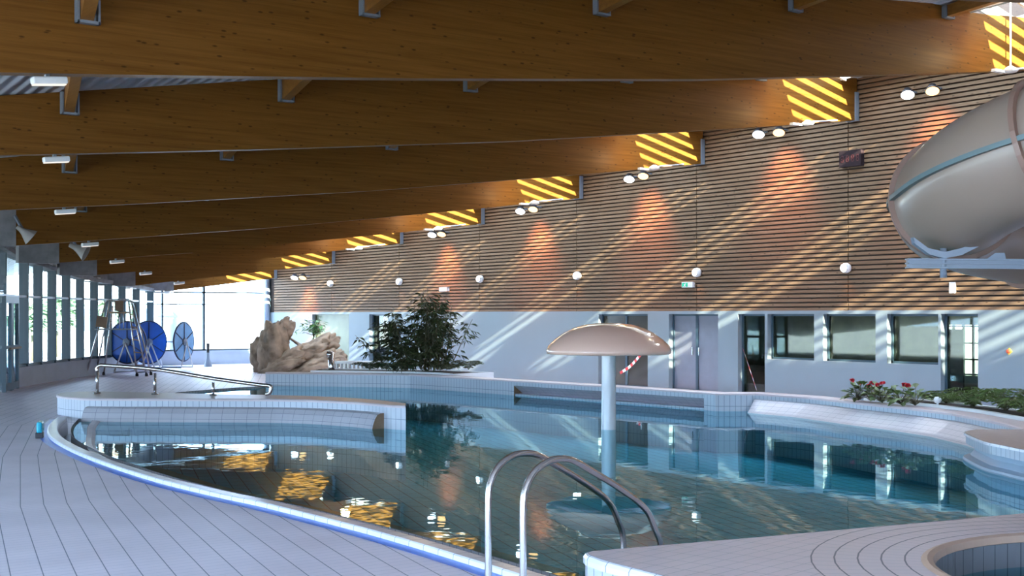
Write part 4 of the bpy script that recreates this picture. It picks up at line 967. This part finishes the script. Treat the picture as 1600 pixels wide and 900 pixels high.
def fern(px, py, z, R, hgt, n, lab, mat=LEAFF, name='fern', cat='plant', grp=None):
    c = at_z(px, py, z); c.z = max(c.z, ZC + 0.02); r = thing(name, lab, cat, c, grp); q = MB(); q2 = MB()
    for k in range(n):
        a = 2 * math.pi * k / n + random.uniform(-0.2, 0.2); d = Vector((math.cos(a), math.sin(a), 0)); RR = R * random.uniform(0.7, 1.1); HH = hgt * random.uniform(0.6, 1.1)
        P = [c + d * RR * t + UP * HH * (1.9 * t - 1.35 * t * t) for t in [i / 7 for i in range(8)]]; q2.tube(P, 0.004, 3)
        for i in range(1, 8):
            s = d.cross(UP); wl_ = 0.10 * math.sin(math.pi * (i + 0.5) / 9) + 0.03
            for sg in (-1, 1): leaf(q, P[i], (s * sg + d * 0.6).normalized(), UP, wl_ * 1.5, 0.011, 0.2)
    q.build('frond', mat, r); q2.build('stem', STEM, r)
FG = 'ferns at the foot of the bamboo'
for i, (px, z, R, h_, lb) in enumerate([(578, 36.9, 0.5, 0.32, 'leftmost fern beside the white bench'), (604, 36.8, 0.45, 0.36, 'second fern from the left under the bamboo'), (636, 36.7, 0.4, 0.3, 'third fern under the middle of the bamboo'), (700, 36.2, 0.42, 0.28, 'fourth fern right of the bamboo stems'), (732, 35.8, 0.42, 0.36, 'rightmost fern at the planter end')]):
    fern(px, 578, z, R, h_, 16, lb, LEAFD, grp=FG)
def rfern(px, py, R, h_, n, lab, z=None, grp=None, mat=LEAFF):
    z = z or HW * FPX / (py - YH); fern(px, py, z, R, h_, n, lab, mat, grp=grp)
rfern(1478, 633, 0.42, 0.32, 24, 'low green fern between the red flowers and the larger ferns', grp='ferns in the right planter')
rfern(1520, 640, 0.5, 0.52, 34, 'bushy green fern left of the rightmost fern in the planter', grp='ferns in the right planter')
rfern(1572, 646, 0.5, 0.56, 34, 'rightmost bushy fern in the planter at the photo edge', grp='ferns in the right planter')
rfern(1604, 652, 0.4, 0.42, 24, 'fern cut by the right photo edge above the basin', grp='ferns in the right planter')
def flower(px, py, heads, lab):
    z = 1.60 * FPX / (py - YH); c = at_z(px, py, z); c.z = ZC + 0.02; r = thing('flowering_plant', lab, 'plant', c, 'red flowering plants in the right planter'); q = MB(); q2 = MB(); q3 = MB()
    for k in range(30):
        d = rdir(0.3, 2.2); L_ = random.uniform(0.15, 0.38); q2.tube([c, c + d * L_], 0.005, 4); leaf(q, c + d * L_ * 0.9, (d + UP * -0.4).normalized(), UP, 0.20, 0.06, 0.3)
    for hx, hy in heads:
        p = at_z(hx, hy, z); q2.tube([c, p], 0.006, 4)
        for k in range(22): leaf(q3, p, rdir(-0.8, 1.0), rdir(), 0.06, 0.028, 0.1)
    q.build('foliage', LEAFF, r); q2.build('stem', STEM, r); q3.build('flower', PETAL, r)
flower(1341, 622, [(1331, 594), (1345, 598)], 'leftmost red flowering plant in the right planter, its flowers tiny')
flower(1361, 623, [(1358, 603), (1362, 598)], 'second red flowering plant from the left in the planter')
flower(1378, 625, [(1379, 598), (1372, 601)], 'third red flowering plant from the left in the planter')
flower(1407, 628, [(1413, 601)], 'fourth red flowering plant, left of the biggest bloom')
flower(1430, 630, [(1419, 602)], 'rightmost red flowering plant, beside the ferns')
p = at(1465, 624, 1.4); p = at_z(1465, 625, 23.5); q = MB(); q.lathe([(0, -0.06), (0.05, -0.05), (0.075, 0), (0.05, 0.05), (0, 0.06)], p, 14); q.tube([(p.x, p.y, ZC), p], 0.02, 8)
solo('ball_lamp', q, WPAINT, 'small white ball lamp among the ferns in the right planter', 'lamp', (p.x, p.y, ZC))

# steel water spout post and slatted bench
p = at_z(518, 578, 39.3); p.z = 0.0; r = thing('water_spout', 'short steel water spout post beside the rocks', 'spout', p)
q = MB(); q.tube([p, Vector((p.x, p.y, EYE - (550 - YH) * 39.3 / FPX))], 0.10, 14); q.build('post', STEEL, r)
zz = EYE - (552 - YH) * 39.3 / FPX; q = MB(); a = Vector((p.x, p.y, zz)); q.tube([a + R_ * 0.05 - UP * 0.03, a - R_ * 0.13 - UP * 0.03], 0.10, 12); q.build('nozzle', STEEL, r)
c = at_z(556, 571, 40.5); c.z = 0; r = thing('slatted_bench', 'low white slatted bench between the rocks and the ferns', 'bench', c)
zt_ = EYE - (566 - YH) * 40.5 / FPX; q = MB(); q.obox(Vector((c.x, c.y, zt_)), R_, A_, UP, 0.75, 0.25, 0.035); q.build('seat', WPAINT, r)
q = MB(); q.obox(Vector((c.x, c.y, zt_ - 0.22)), R_, A_, UP, 0.75, 0.25, 0.03); q.build('lower_shelf', WPAINT, r)
for k in range(12):
    q = MB(); q.obox(Vector((c.x, c.y, (zt_ - 0.02) / 2)) + R_ * (-0.7 + k * 0.127), R_, A_, UP, 0.02, 0.24, (zt_ - 0.02) / 2); q.build('slat', WPAINT, r)

# spiral slide
SC = (6.0, 12.5, 1.72); TR = 0.575
def hel(deg): 
    a = math.radians(deg); rr, ff = SC[0] + SC[2] * math.cos(a), SC[1] + SC[2] * math.sin(a)
    return R_ * rr + A_ * ff + UP * (EYE + 1.16 + (deg - 180) * (0.0034 if deg < 180 else 0.0078))
sd = thing('water_slide', 'pale enclosed spiral tube slide at the right edge above the pool', 'water slide', (hel(90).x, hel(90).y, 2))
rngs = [(20, 104), (104, 172), (172, 220), (220, 300)]
for a0, a1 in rngs:
    q = MB(); q.tube([hel(lerp(a0, a1, k / 16)) for k in range(17)], TR, 36, caps=False); q.build('tube_section', FIBRE, sd)
for a in (104, 172, 220):
    q = MB(); t = (hel(a + 1) - hel(a - 1)).normalized(); q.lathe([(TR - 0.02, -0.025), (TR + 0.05, -0.025), (TR + 0.05, 0.025), (TR - 0.02, 0.025)], hel(a), 36, t, sm=False); q.build('flange', FLANGE, sd)
for inn in (1, -1):
    q = MB(); P = []
    for k in range(61):
        a = lerp(20, 300, k / 60); t = (hel(a + 1) - hel(a - 1)).normalized(); s_ = t.cross(UP).normalized(); u_ = s_.cross(t); P.append((hel(a) + s_ * inn * (TR + 0.0), s_ * inn, u_))
    for k in range(60):
        (p, s_, u_), (p2, s2, u2) = P[k], P[k + 1]
        A = [p - s_ * 0.03 - u_ * 0.022, p + s_ * 0.045 - u_ * 0.022, p + s_ * 0.045 + u_ * 0.022, p - s_ * 0.03 + u_ * 0.022]; B = [p2 - s2 * 0.03 - u2 * 0.022, p2 + s2 * 0.045 - u2 * 0.022, p2 + s2 * 0.045 + u2 * 0.022, p2 - s2 * 0.03 + u2 * 0.022]
        for j in range(3): q.quad(A[j], B[j], B[j + 1], A[j + 1])
    q.build('seam', SEAM, sd)
# slide support
zs = 12.3; sp_ = thing('slide_support', 'pale blue grey steel beam and saddle carrying the slide', 'support frame', at_z(1474, 412, zs))
q = MB(); a = at_z(1417, 411.5, zs); b_ = at_z(1760, 414, zs)
q.bar(a, b_, 0.12, 0.012); q.bar(a + UP * 0.04, b_ + UP * 0.04, 0.12, 0.012); q.bar(a - UP * 0.04, b_ - UP * 0.04, 0.12, 0.012); q.bar(a, b_, 0.05, 0.085); q.build('beam', PSTEEL, sp_)
q = MB(); q.tube([at_z(1474, 388, zs), at_z(1474, 434, zs)], 0.032, 12); q.build('pin', PSTEEL, sp_)
q = MB()
for pts_ in ([(1425, 371), (1448, 388), (1474, 394), (1500, 388), (1530, 374)],):
    P = [at_z(x, y, zs) for x, y in pts_]; P2 = [at_z(x, y, zs) for x, y in ((1427, 381), (1450, 398), (1474, 404), (1500, 399), (1530, 384))]
    for i in range(4):
        for s_ in (-0.05, 0.05): q.quad(P[i] + A_ * s_, P[i + 1] + A_ * s_, P2[i + 1] + A_ * s_, P2[i] + A_ * s_)
        q.quad(P2[i] - A_ * 0.05, P2[i + 1] - A_ * 0.05, P2[i + 1] + A_ * 0.05, P2[i] + A_ * 0.05); q.quad(P[i] - A_ * 0.05, P[i + 1] - A_ * 0.05, P[i + 1] + A_ * 0.05, P[i] + A_ * 0.05)
q.build('saddle', PSTEEL, sp_)
q = MB(); q.poly([at_z(x, y, zs) for x, y in ((1540, 406), (1555, 395), (1570, 395), (1572, 406))]); q.poly([at_z(x, y, zs + 0.02) for x, y in ((1572, 406), (1570, 395), (1555, 395), (1540, 406))]); q.build('gusset', PSTEEL, sp_)
q = MB(); cb = at_z(1760, 414, zs); q.tube([Vector((cb.x, cb.y, 0)), Vector((cb.x, cb.y, 5))], 0.12, 16); q.build('post', PSTEEL, sp_)

# ============================================================ OUTSIDE
GR = pm('outdoor_paving', (0.42, 0.42, 0.40), 0.8, noise_amt=0.2, nscale=0.3)
mb = MB(); mb.quad((-160, -60, -0.15), (160, -60, -0.15), (160, 260, -0.15), (-160, 260, -0.15)); g0 = mb.build('ground_outside', GR, kind='structure')
# keep the outdoor ground out of the pool
bm_hole = [(-160, -60), (160, -60), (160, 260), (-160, 260)]
bpy.data.objects.remove(g0)
mb = MB()
for P, c in cdt([Vector(p) for p in bm_hole], [[(-8.6, -9.9), (24.2, -9.9), (24.2, YEND + 0.2), (18.2, YEND + 0.2)] + [(p.x + 0.1, p.y) for p in reversed(FACP[:-1])]]): mb.poly([(p.x, p.y, -0.12) for p in P])
mb.build('ground_outside', GR, kind='structure')
mb = MB(); mb.quad((-25, -25, -1.15), (40, -25, -1.15), (40, 65, -1.15), (-25, 65, -1.15)); mb.build('light_block_slab', CONC, kind='structure')  # unseen slab added to stop sky light leaking up through floor gaps
mb = MB(); p = at_z(271, 500, 58); mb.tube([(p.x, p.y, -0.12), (p.x, p.y, 6)], 0.17, 16)
solo('outdoor_column', mb, PSTEEL, 'blue grey round column outside the end window', 'column', (p.x, p.y, -0.12))
p = at_z(263, 494, 56); r = thing('outdoor_pole', 'slim outdoor pole with a horizontal arm seen through the end window', 'pole', (p.x, p.y, -0.12))
q = MB(); q.tube([(p.x, p.y, -0.12), p], 0.025, 8); q.build('post', GALV, r)
q = MB(); q.bar(at_z(246, 494, 56), at_z(278, 494.5, 56), 0.06, 0.08); q.build('arm', GALV, r)
q = MB(); q.tube([at_z(236, 495.5, 56), at_z(290, 496, 56)], 0.015, 6); q.build('rod', GALV, r)
HB = pm('pale_building', (0.40, 0.46, 0.52), 0.8, noise_amt=0.1); HW_ = pm('building_window', (0.06, 0.12, 0.2), 0.3)
for i, (px, wdt, zt_, z, lb) in enumerate([(60, 14, 6.5, 85, 'pale house seen through the left window wall, nearest the door'), (150, 12, 5.0, 100, 'pale house seen through the middle of the window wall')]):
    c = at_z(px, 500, z); c.z = -0.12; r = thing('house', lb, 'building', c); q = MB(); q.box((c.x - wdt / 2, c.y - 4, -0.12), (c.x + wdt / 2, c.y + 4, zt_)); q.build('wall', HB, r)
    q = MB(); q.box((c.x - wdt / 2 - 0.4, c.y - 4.4, zt_), (c.x + wdt / 2 + 0.4, c.y + 4.4, zt_ + 0.4)); q.build('roof', BROWNB, r)
    for k in range(4):
        q = MB(); x = c.x - wdt / 2 + 1.5 + k * wdt / 4; q.box((x, c.y - 4.05, 1), (x + 1.2, c.y - 4, 2.4)); q.build('window', HW_, r)
def tree(px, z, h_, lb):
    c = at_z(px, 500, z); c.z = -0.12; r = thing('garden_tree', lb, 'tree', c, 'garden trees outside the window wall'); q = MB(); q.tube([c, c + UP * h_ * 0.5], 0.12, 8); q.build('trunk', STEM, r); q = MB()
    for k in range(900):
        d = rdir(-1, 1) * random.uniform(0.5, 1) * h_ * 0.32; leaf(q, c + UP * h_ * 0.65 + d, rdir(-0.5, 0.5), UP, 0.5, 0.18)
    q.build('foliage', pm('hazy_leaf', (0.30, 0.42, 0.28), 0.7), r)  # paler green, overexposed daylight put into the leaf colour
for px, z, h_, lb in ((52, 60, 3.2, 'green garden tree outside, left of the others'), (88, 66, 3.6, 'green garden tree outside, second from the left'), (178, 75, 3.5, 'green garden tree outside behind the lifeguard chair')): tree(px, z, h_, lb)
# bright yard beyond the back room
